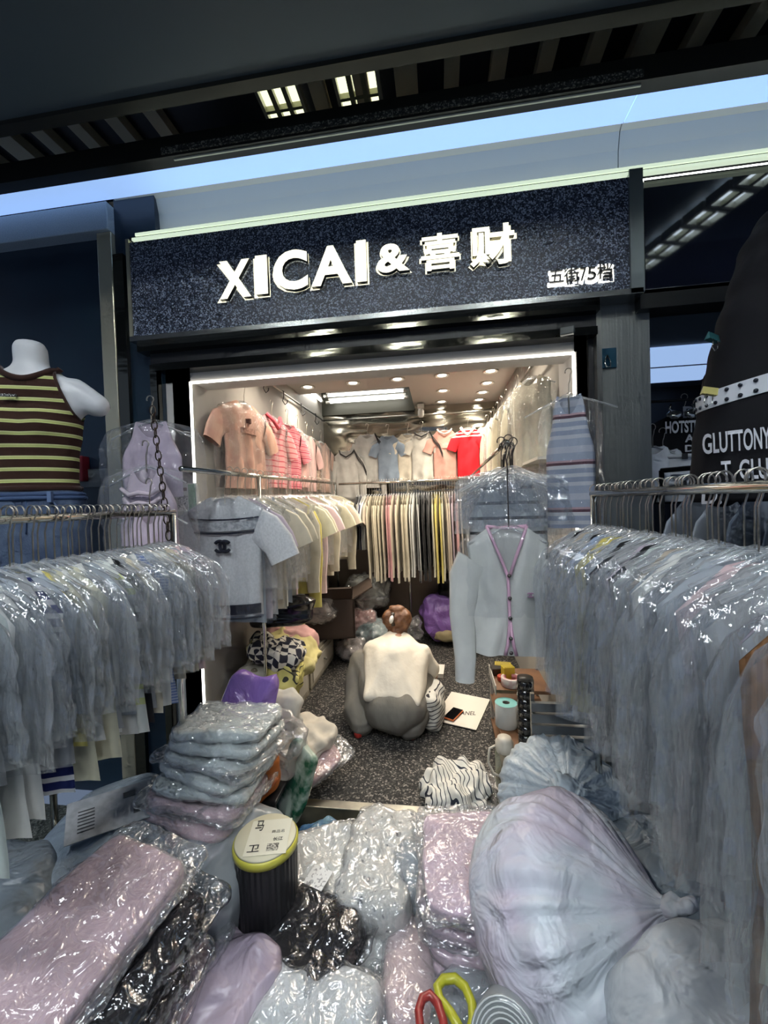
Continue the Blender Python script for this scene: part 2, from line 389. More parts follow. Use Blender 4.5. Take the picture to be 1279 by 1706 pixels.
S('trim_jamb_left', BX((-1.462,2.05,.1),(-1.318,2.30,2.36)), WHITEP)
S('trim_jamb_right', BX((.655,2.05,.1),(.712,2.30,2.36)), WHITEP)
S('trim_head', BX((-1.462,2.05,2.288),(.712,2.22,2.70)), WHITEP)
S('wall_black_gap', BX((.712,2.03,.1),(.736,2.3,2.4)), BLACKM)
LED = emit('led_white', (1.,.96,.86), 5.0)
st = T('led_strip', 'thin white light strip framing the shop opening', 'light strip')
obj('top_run', BX((-1.318,2.043,2.276),(.655,2.052,2.286)), LED, st)
obj('side_run', BX((-1.318,2.043,.3),(-1.308,2.052,2.276)), LED, st)
obj('side_run', BX((.646,2.043,.3),(.656,2.052,2.276)), LED, st)

# recessed lamps
BULB = emit('downlight_bulb', (1.,.93,.80), 5.9)
RIM = mat('downlight_rim', (.75,.72,.66), .35, .3)
rim_me = MB().lathe([(.054,.0),(.056,-.004),(.050,-.008),(.040,-.004),(.036,.012),(.054,.012)], 28).mesh('rim')
bulb_me = MB().lathe([(.0,-.004),(.018,-.006),(.030,-.002),(.036,.008),(.0,.010)], 20).mesh('bulb')
def downlight(x, y, label):
    t = T('downlight', label, 'ceiling lamp', (x,y,2.679), group='recessed lamps in the shop ceiling')
    obj('rim', rim_me, RIM, t, sc=(1.2,1.2,1)); obj('bulb', bulb_me, BULB, t, sc=(1.2,1.2,1))
    l = bpy.data.lights.new('downlight_beam', 'SPOT'); l.energy = DOWN; l.color = (1.,.88,.72); l.spot_size = R(150); l.spot_blend = 1.; l.shadow_soft_size = .05
    o = bpy.data.objects.new('downlight_beam', l); COL.objects.link(o); o.parent = t; o.location = (0,0,-.03)
for i, (x, y) in enumerate([(-1.158,3.60),(-.732,3.58),(-.332,3.565),(.055,3.55),(.46,3.53)]):
    downlight(x, y, 'recessed lamp, %s of the front row counted from the pink tops' % nth(i+1))
for i, (x, y) in enumerate([(.472,3.88),(.464,4.2),(.456,4.5)]):
    downlight(x, y, 'recessed lamp near the bagged cream garments, %s behind the front row' % nth(i+1))
for i, (x, y) in enumerate([(.068,4.04),(.058,4.48)]):
    downlight(x, y, 'recessed lamp beside the dark ceiling recess, %s behind the front row' % nth(i+1))
for i, x in enumerate((-1.0,-.35,.35)):
    downlight(x, 2.75, 'recessed lamp just inside the shop opening, %s from the pink tops' % nth(i+1))
TUBEM = emit('tube_glow', (1.,.98,.92), TUBE)
def tube_lamp(a, b, label):
    t = T('tube_lamp', label, 'tube lamp', a); d = Vector(b)-Vector(a)
    obj('tube', MB().tube([(0,0,0), d], .014, 12).mesh('tube'), TUBEM, t)
    u = d.normalized(); c = MB().tube([-u*.03, u*.02], .017, 10).tube([d-u*.02, d+u*.03], .017, 10)
    obj('end_caps', c.mesh('end_caps'), RIM, t)
    obj('batten', MB().tube([Vector((0,0,.03)), d+Vector((0,0,.03))], .014, 4).mesh('batten', False), WHITEP, t)
tube_lamp((-1.2,4.46,2.75), (-.33,4.46,2.75), 'glowing tube lamp across the recess in front of the back wall')
tube_lamp((-1.2,4.38,2.80), (-.33,4.38,2.80), 'second, higher tube lamp across the ceiling recess')
tube_lamp((-1.27,3.86,2.76), (-1.27,4.42,2.76), 'tube lamp running along the side wall above the pink tops')
# camera in the corner
t = T('security_camera', 'small white security camera under the soffit above the back garments', 'security camera', P(701,688,Y=4.45))
obj('camera_head', MB().lathe([(.0,-.05),(.024,-.045),(.034,-.02),(.034,.02),(.024,.045),(0,.05)], 18).mesh('head'), mat('camera_white', (.75,.74,.7), .3), t)
obj('lens', MB().lathe([(.0,-.014),(.013,-.01),(.016,0),(0,.004)], 14, (0,-.03,-.005), Euler((R(90),0,0)).to_matrix()).mesh('lens'), mat('lens_black', (.01,.01,.01), .1), t)
obj('mount', MB().box((-.035,-.02,.045),(.035,.03,.10)).mesh('mount', False, .006), mat('camera_white', (.75,.74,.7)), t)

# ------------------------------------------------------------------ sign
YF = 1.92
sg = T('shop_sign', 'dark speckled granite sign box with glowing cream lettering above the shop', 'shop sign', (0,0,0))
obj('sign_face', BX((-1.535,YF,2.494),(.85,2.15,2.975)), GRANITE, sg)
obj('sign_sill', BX((-1.55,YF-.012,2.470),(.90,2.05,2.494)), mat('sill_steel', (.30,.31,.30), .25, .9), sg)
obj('sign_end_frame', BX((.85,YF-.012,2.474),(.905,2.1,3.0)), mat('end_frame_steel', (.30,.33,.33), .3, .9), sg)
obj('sign_end_frame', BX((-1.552,YF-.008,2.474),(-1.535,2.1,2.99)), GOLDSTEEL, sg)
obj('top_light_line', BX((-1.52,YF-.003,2.984),(2.6,YF+.02,2.996)), emit('top_line_glow', (.80,.95,.72), .55), sg)
obj('cove_led', BX((-1.5,YF+.06,2.998),(2.6,YF+.075,3.003)), emit('cove_led_glow', (.90,.95,.86), 6.1), sg)
obj('top_groove', BX((-1.54,YF+.004,2.996),(2.6,YF+.05,3.006)), BLACKM, sg)
obj('top_light_line', BX((-1.5,YF-.003,3.004),(2.6,YF+.03,3.018)), emit('top_line_glow', (.80,.95,.72), .55), sg)
FACEG = emit('letter_face', (1.0,.96,.74), .95)
SIDEG = mat('letter_return', (.10,.10,.09), .3, .9)
HALO = emit('letter_halo', (1.0,.95,.72), .8)
def letter(ch, x0, y0, x1, y1, bold=.012, proud=.028, face=None, side=None):
    """one raised letter; the frame is read off the photograph on the sign's plane"""
    Yl = YF-proud
    a, b = P(x0,y1,Y=Yl), P(x1,y0,Y=Yl)
    cx = (a.x+b.x)/2
    me = fit(text_mesh(ch, 1., .5, bold), a.x, b.x, a.z, b.z)
    ys = [v.co.y for v in me.vertices]; lo, hi = min(ys), max(ys)
    for v in me.vertices: v.co.y = Yl + (v.co.y-lo)/(hi-lo)*(proud-.004)
    me.materials.append(face or FACEG); me.materials.append(side or SIDEG)
    for p in me.polygons: p.material_index = 0 if abs(p.normal.y) > .9 else 1
    o = obj('letter', me, None, sg)
    return o
letter('X',366,430,416,499,.035); letter('I',427,424,444,491); letter('C',457,413,511,486,.035); letter('A',519,405,584,478,.035); letter('I',595,399,609,470)
letter('&',628,402,681,456,.035); letter('喜',702,384,764,453,.022); letter('财',783,369,856,446,.022)
def halo(ch, x0, y0, x1, y1, bold, m, Yl, dy, th):
    a, b = P(x0,y1,Y=Yl), P(x1,y0,Y=Yl)
    me = fit(text_mesh(ch, 1., .5, bold), a.x, b.x, a.z, b.z)
    ys = [v.co.y for v in me.vertices]; lo, hi = min(ys), max(ys)
    for v in me.vertices: v.co.y = Yl + (v.co.y-lo)/(hi-lo)*th; v.co.z -= dy
    return obj('letter_glow', me, m, sg)
for ch, x0, y0, x1, y1 in (('X',362,434,420,505),('I',424,428,448,497),('C',455,417,514,491),('A',516,409,588,484),('I',592,403,613,476),('&',626,405,685,461),('喜',699,388,768,458),('财',780,374,860,452)):
    halo(ch, x0, y0, x1, y1, .03, HALO, YF-.003, 0, .002)
WG = emit('number_glow', (1.,.97,.86), 2.2)
for ch, x0, y0, x1, y1 in (('五',916,448,939,471),('街',940,444,965,470),('7',967,444,977,467),('5',979,443,993,466),('档',995,437,1020,464)):
    halo(ch, x0-4, y0+1, x1+3, y1+8, .09, WG, YF-.003, 0, .002)
    letter(ch, x0, y0, x1, y1, .005, .014, BLACKM, BLACKM)
# lintel and shutter box under the sign
S('trim_lintel_upper', BX((-1.54,1.945,2.43),(.735,2.06,2.47)), DARKSTEEL)
S('trim_lintel_middle', BX((-1.50,1.99,2.365),(.735,2.06,2.43)), BLACKM)
S('trim_lintel_lower', BX((-1.47,1.975,2.335),(.735,2.05,2.372)), DARKSTEEL)
S('trim_shutter_guide', BX((-1.50,1.98,0.1),(-1.462,2.06,2.37)), DARKSTEEL)
# pillar between the shops
S('wall_pillar', BX((.755,2.0,0),(.965,2.35,2.475)), PILLAR)
S('trim_pillar_edge', BX((.735,1.99,0),(.757,2.3,2.475)), STEEL)
t = T('adhesive_hook', 'blue adhesive hook plate with wire hook on the steel pillar', 'wall hook', P(1010,597,Y=1.995))
obj('plate', MB().box((-.042,-.004,-.045),(.042,.004,.045)).mesh('plate', False, .002), mat('hook_plate_blue', (.02,.07,.11), .2), t)
obj('wire_hook', MB().tube([(0,-.008,.012),(-.012,-.012,-.02),(-.008,-.02,-.045),(.008,-.02,-.045),(.012,-.012,-.02),(.0,-.008,.012)], .003, 5).mesh('wire'), CHROME, t)

# ------------------------------------------------------------------ neighbouring shop
S('floor_neighbour', BX((.965,1.92,-.04),(3.3,5.0,.02)), HALLFLOOR)
S('wall_neighbour_back', BX((.735,5.0,0),(3.4,5.05,3.3)), mat('neighbour_wall', (.012,.014,.022), .5))
S('wall_neighbour_side', BX((3.3,1.9,0),(3.4,5.0,3.3)), NAVY)
S('ceiling_neighbour', BX((.735,2.0,2.80),(3.4,5.0,2.85)), mat('neighbour_ceiling', (.15,.18,.22), .6))
S('trim_neighbour_lintel', BX((.905,1.95,2.42),(3.2,2.06,2.50)), mat('neighbour_lintel', (.04,.04,.038), .3, .7))
t = T('glass_sign', 'blank dark glossy glass sign over the neighbouring shop', 'shop sign', (0,0,0))
obj('glass_face', BX((.935,1.965,2.50),(3.1,2.1,2.985)), mat('dark_glass', (.006,.008,.018), .05, spec=.9), t)
obj('bottom_rail', BX((.92,1.95,2.485),(3.1,2.1,2.503)), mat('sill_steel', (.3,.31,.3)), t)
t = T('ceiling_light_panel', 'pale blue lit ceiling panel inside the neighbouring dark shop', 'light panel', (0,0,0))
PAN = emit('neighbour_panel', (.42,.62,1.0), .55)
obj('panel', BX((1.35,3.62,2.782),(2.75,4.12,2.80)), PAN, t)
obj('panel', BX((1.35,4.15,2.782),(2.75,4.70,2.80)), PAN, t)
obj('panel_frame', BX((1.3,4.12,2.78),(2.8,4.15,2.80)), BLACKM, t)
# ------------------------------------------------------------------ garments
def cloth(w=.42, L=.60, sl=.07, nk=.075, nd=.05, th=.03, sleeve='short', slen=.17, seed=0, hem=1., fold=.010, vneck=False, tank=False, nu=16, nv=16, back_nd=.012, open_hem=0., arm=.085):
    """a hung top: front and back panel joined at the sides, neck and hem open, sleeves; shoulder line at z = 0"""
    mb = MB(); H = w/2
    for side in (-1, 1):
        vs = []; fs = []
        for i in range(nv+1):
            v = i/nv
            if tank: hw = H*(.66 + .34*min(1, (v/.34))**1.6) if v < .34 else H
            else: hw = H*(1 - .07*min(1, v/.25))
            if v > .3: hw *= 1 + (hem-1)*(v-.3)/.7
            for j in range(nu+1):
                u = -1 + 2*j/nu; x = u*hw; a = abs(u)*(H*.66 if tank else H); k = H*.66 if tank else H
                dep = nd if side < 0 else back_nd
                if a <= nk: zt = -dep*((1-a/nk) if vneck else (1-(a/nk)**2)) if dep else 0
                else: zt = -sl*(a-nk)/(k-nk)
                z = zt*(1-v) - L*v
                if open_hem and side < 0 and v > .55: x += (1 if x > 0 else -1)*open_hem*((v-.55)/.45)*(1-abs(u))
                f = fold*(v**.7)*(sin(x*52 + seed*2.1 + 3*nz((x, z, 0), 5, seed)) + .8*nz((x, 0, z), 11, seed))
                y = side*th*(1-abs(u)**3)*(.25+.75*min(1, v*3.5)) + f
                vs.append((x, y, z))
        for i in range(nv):
            for j in range(nu):
                a = i*(nu+1)+j; fs.append((a, a+1, a+nu+2, a+nu+1))
        mb.add(vs, fs)
    if sleeve:
        for s in (-1, 1):
            c0 = V3(s*(H-.035), 0, -sl-arm*.95)
            if sleeve == 'short': pts = [c0, c0+V3(s*.05,0,-.02), c0+V3(s*slen*.55,0,-slen*.45), c0+V3(s*slen*.72,-.004,-slen*.85)]; rr = [arm, arm*.95, arm*.86, arm*.82]
            else: pts = [c0, c0+V3(s*.045,0,-.07), c0+V3(s*.065,-.006,-slen*.45), c0+V3(s*.055,-.012,-slen*.8), c0+V3(s*.06,-.01,-slen)]; rr = [arm, arm*.85, arm*.66, arm*.56, arm*.5]
            secs = []
            for i, p in enumerate(pts):
                d = (pts[min(i+1, len(pts)-1)]-pts[max(i-1, 0)]).normalized(); n = V3(d.z, 0, -d.x)
                secs.append([p + n*cos(2*pi*k/12)*rr[i] + V3(0, th*.75*sin(2*pi*k/12)*(1+.3*nz((i,k,s),.7,seed)) + .004*nz((i*.6,k*.4,s),1,seed), 0) for k in range(12)])
            mb.loft(secs, cap=False)
    return mb.mesh('garment', True, merge=1e-4)

def cover(w=.50, L=.92, sl=.12, th=.020, seed=0, nu=14, nv=18, amp=.006, flare=.0):
    """clear garment cover: pinched at the hanger neck, sloping shoulders, open hem"""
    mb = MB(); H = w/2
    for side in (-1, 1):
        vs = []; fs = []
        for i in range(nv+1):
            v = i/nv
            for j in range(nu+1):
                u = -1+2*j/nu; a = abs(u)
                zt = -sl*a**1.15 - .05*max(0, a-.8)**2/.04
                z = zt + (-L-zt)*(v**1.15); hw = H*(.985+flare*v) + .010*nz((u, v*5, side), 1.2, seed)*(a**2)
                edge = 1-a**4
                y = side*th*edge*min(1, v*7)**.6 + (amp*nz((u*2.2, v*6, 1.), 1.6, seed) + amp*.7*sin(u*14+seed+3*v))*min(1, v*6)
                vs.append((u*hw, y, z))
        for i in range(nv):
            for j in range(nu):
                k = i*(nu+1)+j; fs.append((k, k+1, k+nu+2, k+nu+1))
        mb.add(vs, fs)
    return mb.mesh('cover', True, merge=1e-4)

def hook_mesh(stem=.135, r=.018, rad=.0021):
    """hanger hook: its bend rests on the rail at z = 0 (rail radius 12 mm), the stem goes down to the shoulders"""
    pts = [V3(r*cos(a), 0, .012-r*.35+r*sin(a)) for a in [R(x) for x in (205, 180, 150, 120, 90, 60, 30, 0, -30, -55)]]
    pts += [V3(.006, 0, -.03), V3(0, 0, -.05), V3(0, 0, -stem)]
    return MB().tube(pts, rad, 5).mesh('hook')
def hanger_mesh(w=.38, sl=.075, rad=.004):
    H = w/2
    return MB().tube([(-H,0,-sl),(-H*.5,0,-sl*.42),(-.02,0,0),(.02,0,0),(H*.5,0,-sl*.42),(H,0,-sl)], rad, 6).mesh('hanger')
HOOK = hook_mesh(); HOOKL = hook_mesh(.30); HANGER = hanger_mesh(); HANGERS = hanger_mesh(.30, .06)
HOOKM = mat('hook_steel', (.50,.46,.40), .3, 1.)
CLEARP = film('clear_hanger_plastic', (.85,.88,.9), .18, .85, .08, 10, .1, 0, power=1.4)
COVERM = film('garment_cover_film', (.74,.79,.84), .10, .55, .10, 36, 1., 0, (1,1,.22), 1.6, .03, .16, .7)
COVERW = film('garment_cover_film_warm', (.84,.82,.76), .10, .55, .11, 30, 1., 0, (1,1,.5), 1.8, .03, .14, .6)
COVERF = film('display_film', (.9,.9,.88), .03, .40, .08, 26, 1., 0, (1,1,.5), 2.8, .03, .06, .5)
covers = [cover(seed=s, L=l, w=w, amp=.010, th=.028) for s, l, w in ((1,.44,.50),(2,.50,.51),(3,.40,.49),(4,.48,.52),(5,.42,.50),(6,.52,.48))]
tops = {}
def top_mesh(kind, L, v=0):
    key = (kind, round(L, 2), v)
    if key not in tops:
        k = dict(th=.013, seed=v*3+L*10, L=L, nu=12, nv=10, fold=.006)
        if kind == 'tee': tops[key] = cloth(w=.40, **k)
        elif kind == 'long': tops[key] = cloth(w=.40, sleeve='long', slen=L*.92, **k)
        elif kind == 'tank': tops[key] = cloth(w=.36, sleeve=None, tank=True, nk=.08, nd=.09, **k)
        elif kind == 'dress': tops[key] = cloth(w=.35, sl=.10, hem=1.16, sleeve=None, **k)
    return tops[key]

CREAM=(.66,.60,.46); WHITE=(.74,.74,.70); GREY=(.36,.37,.38); BLUEG=(.40,.44,.48); YEL=(.72,.62,.18); PALEY=(.70,.67,.50); PINK=(.72,.40,.40); BLACK=(.012,.012,.014)
LILAC=(.50,.43,.50); PALEP=(.74,.56,.56); NAVYC=(.02,.025,.08); MINT=(.52,.58,.55); SKY=(.40,.50,.66); BROWN=(.30,.20,.14); BEIGE=(.52,.45,.36); SAND=(.60,.52,.42)
NAME = {CREAM:'cream', WHITE:'white', GREY:'grey', BLUEG:'grey-blue', YEL:'yellow', PALEY:'pale yellow', PINK:'pink', BLACK:'black', LILAC:'lilac', PALEP:'pale pink',
        NAVYC:'navy', MINT:'mint', SKY:'blue', BROWN:'brown', BEIGE:'beige', SAND:'sand'}
NAVYSTR = striped('navy_white_stripe', [(0,(.02,.03,.14)),(.62,(.75,.76,.78))], .034)
LIMESTR = striped('lime_white_knit', [(0,(.66,.68,.64)),(.62,(.62,.66,.30)),(.74,(.70,.72,.66)),(.9,(.58,.62,.22))], .17, offset=.3)
BLUESTR = striped('blue_fine_stripe', [(0,(.16,.22,.42)),(.6,(.40,.46,.60))], .010)
BWSTR = striped('black_white_stripe', [(0,BLACK),(.6,WHITE)], .05)

def rack_item(x, y, z, col, kind, L, label, group, cov=None, rz=0, stem=HOOK, m=None, scale=1., covm=None, cat='garment', tilt=0, v=0, shoulder=-.135):
    t = T('hung_garment', label, cat, (x,y,z), (0, tilt, rz), group)
    obj('hook', stem, HOOKM, t)
    g = obj('garment', top_mesh(kind, L, v), m or fabric(col), t, (0,0,shoulder-.008))
    obj('hanger', HANGERS, CLEARP, t, (0,0,shoulder))
    if cov is not None: obj('cover', cov, covm or COVERM, t, (0,0,shoulder+.012), (0,0,0), (scale,1,1))
    return t

def rail(name, label, a, b, r=.0125, posts=(), m=None):
    t = T(name, label, 'clothes rail', (a[0],a[1],0)); o = Vector((a[0],a[1],0))
    obj('rail', MB().tube([Vector(a)-o, Vector(b)-o], r, 12).mesh('rail'), m or CHROME, t)
    for p in posts:
        q = Vector(p[:3])-o; z0 = p[3] if len(p) > 3 else 0
        obj('post', MB().tube([(q.x,q.y,z0), (q.x,q.y,q.z)], r*.95, 10).mesh('post'), m or CHROME, t)
    return t
# rack by the mannequin
ra = rail('clothes_rack', 'chrome clothes rack crowded with bagged knits beside the striped mannequin', (-1.1,.25,1.588), (-1.1,1.56,1.588), posts=[(-1.1,1.55,1.588),(-1.1,.3,1.588)])
obj('foot_bar', MB().tube([(-.25,1.30,.015),(.25,1.30,.015)], .014, 8).mesh('foot'), CHROME, ra)
obj('foot_bar', MB().tube([(-.25,.05,.015),(.25,.05,.015)], .014, 8).mesh('foot'), CHROME, ra)
rnd = random.Random(3)
seqA = {0:(PALEP,'tee',.60),1:(LILAC,'tee',.62),2:(PALEP,'tank',.60),3:(BLUEG,'tee',.60),4:(PALEP,'dress',.72),5:(CREAM,'tee',.66),6:(CREAM,'tank',.70),7:(WHITE,'tee',.6),
        8:(CREAM,'dress',.70),9:(WHITE,'tee',.62),10:(BLUEG,'tee',.6),12:(SKY,'dress',.80),13:(WHITE,'dress',.76),14:(WHITE,'tank',.78),15:(CREAM,'dress',.78),17:(BLACK,'dress',.80),
        19:(WHITE,'dress',.82),20:(WHITE,'dress',.80),21:(BLUEG,'tee',.7),23:(WHITE,'tank',.74),24:(PALEY,'dress',.84),26:(PALEY,'dress',.86),27:(YEL,'tee',.7),30:(NAVYC,'dress',.84),
        33:(WHITE,'tee',.84),35:(WHITE,'long',.86),37:(MINT,'dress',.92),39:(MINT,'tee',.88)}
nA = 42
for i in range(nA):
    y = 1.515 - i*.0215
    col, kind, L = seqA.get(i, (rnd.choice([GREY, BLUEG, WHITE, CREAM, GREY, WHITE, MINT]), rnd.choice(['dress','tank','dress']), rnd.uniform(.56,.74)))
    if kind in ('tee','long'): kind = 'dress'
    L *= .66
    m = {12:BLUESTR, 19:LIMESTR, 18:BWSTR, 30:NAVYSTR, 4:None}.get(i)
    word = {12:'blue fine-striped', 19:'white and lime knit', 18:'black and white striped', 30:'navy and white striped'}.get(i, NAME[col])
    rack_item(-1.1+rnd.uniform(-.012,.012), y, 1.6, col, kind, L, "%s bagged garment, %s from the shop end of the mannequin's rack" % (word, nth(i+1)),
              'bagged garments on the rack beside the mannequin', covers[i % 6] if i % 2 == 0 else None, R(rnd.uniform(-7,7)), m=m, scale=rnd.uniform(.97,1.05), v=i % 3, tilt=R(rnd.uniform(-1,1)))
# rack by the steel pillar
rb_ = rail('clothes_rack', 'chrome clothes rack packed with clear covers in front of the steel pillar', (.60,.15,1.608), (.60,1.70,1.608), posts=[(.60,1.69,1.608),(.60,.2,1.608)])
obj('foot_bar', MB().tube([(-.25,1.54,.015),(.25,1.54,.015)], .014, 8).mesh('foot'), CHROME, rb_)
seqB = [GREY, BLACK, GREY, BEIGE, BLUEG, GREY, BLACK, BLUEG, SKY, GREY, YEL, YEL, GREY, BLUEG, BLACK, GREY, GREY, LILAC, BLACK, MINT, GREY, BEIGE, BLUEG, WHITE, GREY, BLUEG, GREY, BLUEG, PALEP, GREY, GREY, BLUEG, GREY, LILAC, GREY, GREY, PALEY, BLUEG, GREY]
coversB = [cover(seed=s+20, L=l, w=w, amp=.012, th=.034) for s, l, w in ((1,.58,.46),(2,.64,.47),(3,.55,.45),(4,.68,.48),(5,.60,.46),(6,.66,.45))]
for i, col in enumerate(seqB):
    y = 1.645 - i*.0295
    L = .62 if i in (6, 7) else rnd.uniform(.42,.56)
    rack_item(.60+rnd.uniform(-.012,.012), y, 1.62, col, 'dress', L, '%s bagged garment, %s from the shop end of the rack by the steel pillar' % (NAME[col], nth(i+1)),
              'bagged garments on the rack by the steel pillar', coversB[i % 6] if i % 2 == 0 else None, R(rnd.uniform(-7,7)), scale=rnd.uniform(.96,1.06), v=i % 3, tilt=R(rnd.uniform(-1,1)))
# side rail inside the shop
rail('side_rail', 'chrome rail along the shop side wall under the pink tops', (-1.1,1.62,1.775), (-1.1,4.25,1.825), posts=[(-1.1,4.22,1.82),(-1.06,2.29,1.78)])
seqC = [BLUEG, LILAC, WHITE, CREAM, WHITE, BLUEG, CREAM, PALEP, WHITE, CREAM, YEL, PALEY, PALEP, CREAM, PINK, PALEP, CREAM, CREAM, WHITE, CREAM, CREAM, PALEY, BLUEG, CREAM, SAND, CREAM, CREAM, CREAM, PALEY]
coversC = [cover(seed=s+40, L=l, w=.50, amp=.008, th=.03) for s, l in ((1,.50),(2,.58),(3,.54))]
for i, col in enumerate(seqC):
    y = 2.03 + i*.073
    rack_item(-1.1+rnd.uniform(-.015,.015), y, 1.775+.019*(y-1.62)+.012, col, rnd.choice(['tee','tee','long','tank']) if i else 'tee', .66 if i < 8 else rnd.uniform(.52,.7),
              '%s bagged knit, %s along the shop side rail behind the emblem sweater' % (NAME[col], nth(i+1)), 'bagged knits on the shop side rail', coversC[i % 3], R(rnd.uniform(-9,9)), covm=COVERW, v=i % 3)
# back rail
rail('back_rail', 'chrome rail across the back of the shop with cream and pink clothes', (-1.06,4.24,1.815), (.42,4.24,1.815), posts=[(-.33,4.24,1.815)])
seqD = [BLACK, GREY, NAVYC, WHITE, WHITE, BEIGE, CREAM, CREAM, CREAM, CREAM, CREAM, CREAM, PINK, PINK, PINK, CREAM, PALEP, CREAM, CREAM, CREAM, CREAM, CREAM, WHITE, WHITE, WHITE, BLACK, BLACK, BLACK, BLACK, BLACK, PALEY, YEL, YEL, YEL, PALEY, SAND, SAND, LILAC, LILAC, PINK, PALEP, SAND, CREAM, CREAM, CREAM, WHITE]
for i, col in enumerate(seqD):
    x = -.86 + i*.0262; short = i < 6
    rack_item(x, 4.24+rnd.uniform(-.02,.02), 1.827, col, 'long' if not short else 'tee', .56 if short else rnd.choice([.74,.78,.80]),
              '%s knit hung edge-on, %s along the back rail from the side rail corner' % (NAME[col], nth(i+1)), 'knits on the shop back rail', None, R(90+rnd.uniform(-5,5)), v=i % 2)

# ------------------------------------------------------------------ tops shown on the walls
def shown(name, label, loc, rz, me, m, group, cat='top', cov=None, hookstem=None, prints=(), hang=True, tilt=0):
    t = T(name, label, cat, loc, (tilt,0,rz), group)
    obj('garment', me, m, t)
    if hang:
        obj('hook', hookstem or hook_mesh(.10), HOOKM, t, (0,0,.095)); obj('hanger', HANGER, CLEARP, t, (0,.002,-.006))
    if cov: obj('cover', cov, COVERF, t, (0,0,.01))
    for nm, pm, mm in prints: obj(nm, pm, mm, t)
    return t
def curve_to_cloth(me, y):
    for v in me.vertices: v.co.y = y
    return me
def band(z, w, y, h=.008, bow=.01):
    mb = MB(); n = 14; rows = []
    for k in range(n+1):
        x = -w/2+w*k/n; zz = z-bow*(1-(2*k/n-1)**2)
        rows.append([(x, y+.028*(abs(2*k/n-1)**3), zz), (x, y+.028*(abs(2*k/n-1)**3), zz+h), (x, y+.004+.028*(abs(2*k/n-1)**3), zz+h), (x, y+.004+.028*(abs(2*k/n-1)**3), zz)])
    return mb.loft(rows).mesh('band', False)
def printed(s, x0, x1, z0, z1, y, off=0): return fit(text_mesh(s, 1., 0., off), x0, x1, z0, z1, y)
rail('wall_pipe', 'thin pipe with hooks along the side wall above the pink tops', (-1.285,2.35,2.56), (-1.285,4.58,2.56), r=.009, m=STEEL)
rail('wall_pipe', 'steel pipe across the back wall above the hung jerseys', (-1.3,4.50,2.555), (.64,4.50,2.555), r=.010, m=STEEL)
rail('wall_pipe', 'pipe along the wall above the bagged cream garments', (.60,2.35,2.42), (.60,4.55,2.46), r=.009, m=STEEL)
S('trim_shelf_right', BX((.50,2.15,1.795),(.665,4.5,1.81)), mat('shelf_strip', (.7,.68,.6), .3))
PT = mat('salmon_knit', (.62,.36,.28), .9, spec=.2, var=((.68,.44,.34), 12, 3), bump=dict(scale=200, strength=.2, distance=.01))
PSTR = striped('pink_red_stripe', [(0,(.78,.38,.38)),(.80,(.60,.10,.13))], .042)
RSTR = striped('rose_stripe', [(0,(.80,.30,.33)),(.55,(.55,.06,.12)),(.7,(.80,.35,.36)),(.9,(.62,.08,.14))], .05)
PP = fabric((.72,.42,.38)); PP2 = fabric((.68,.46,.38)); BG = fabric((.45,.36,.28))
cov_s = cover(.62, .62, .09, .03, 71, amp=.009); cov_t = cover(.50, .60, .08, .03, 72, amp=.009)
me_a = cloth(w=.48, L=.56, seed=11, fold=.012, nv=20, nu=22); me_b = cloth(w=.40, L=.54, seed=12, nv=20, nu=20); me_c = cloth(w=.38, L=.52, sleeve=None, tank=True, seed=13)
G5 = 'pink tops along the shop side wall'
shown('knit_tee', 'large salmon pink knit tee with faded chest lettering, first on the side wall', (-1.235,2.50,2.28), R(82), me_a, PT, G5, 'tee', cov_s, prints=[('print', band(-.14,.036,-.046,.03,0), mat('print_brown', (.2,.1,.08), .6)), ('print', band(-.21,.19,-.046,.035,0), mat('sequin_rose', (.55,.32,.26), .3, .3, var=((.36,.2,.16), 70, 2)))])
shown('polo_shirt', 'pink polo with thin red stripes hung behind the salmon tee', (-1.225,2.92,2.28), R(80), me_b, PSTR, G5, 'polo', cov_t, prints=[('collar', MB().tube([(-.09,-.01,.0),(-.05,-.045,-.05),(0,-.05,-.10),(.05,-.045,-.05),(.09,-.01,.0)], .014, 6).mesh('collar'), fabric((.75,.12,.16)))])
shown('knit_shirt', 'bright rose and red striped knit, third along the side wall', (-1.22,3.22,2.28), R(78), me_b, RSTR, G5, 'top', None)
shown('knit_shirt', 'pale pink sleeveless knit, fourth along the side wall', (-1.22,3.46,2.28), R(80), me_c, PP, G5, 'top', cov_t)
shown('knit_tee', 'pale rose tee, fifth along the side wall', (-1.225,3.72,2.27), R(82), me_b, fabric((.70,.45,.42)), G5, 'tee', None)
shown('knit_shirt', 'brown patterned knit, sixth along the side wall', (-1.23,3.92,2.27), R(84), me_c, mat('brown_pattern', (.25,.17,.12), .9, var=((.55,.42,.34), 40, 2)), G5, 'top', cov_t)
shown('knit_tee', 'tan knit tee, last of the side wall beside the back corner', (-1.22,4.18,2.27), R(78), me_b, PP2, G5, 'tee', cov_t)
for i, y in enumerate((2.52, 2.92, 3.3, 3.75, 4.2)):
    t = T('s_hook', 'black wire hook on the side wall pipe, %s from the front' % nth(i+1), 'hook', (-1.285,y,2.56), group='wire hooks on the wall pipe')
    obj('wire', MB().tube([(.0,0,.012),(.012,0,.008),(.010,0,-.04),(.0,0,-.07),(.02,0,-.105),(.04,0,-.09),(.042,0,-.07)], .004, 6).mesh('wire'), BLACKM, t)
G6 = 'jerseys along the back wall'
def bk(px): return P(px, 750, Y=4.42).x
WJ = fabric((.52,.51,.48)); trim_b = mat('black_trim', (.012,.012,.013), .7)
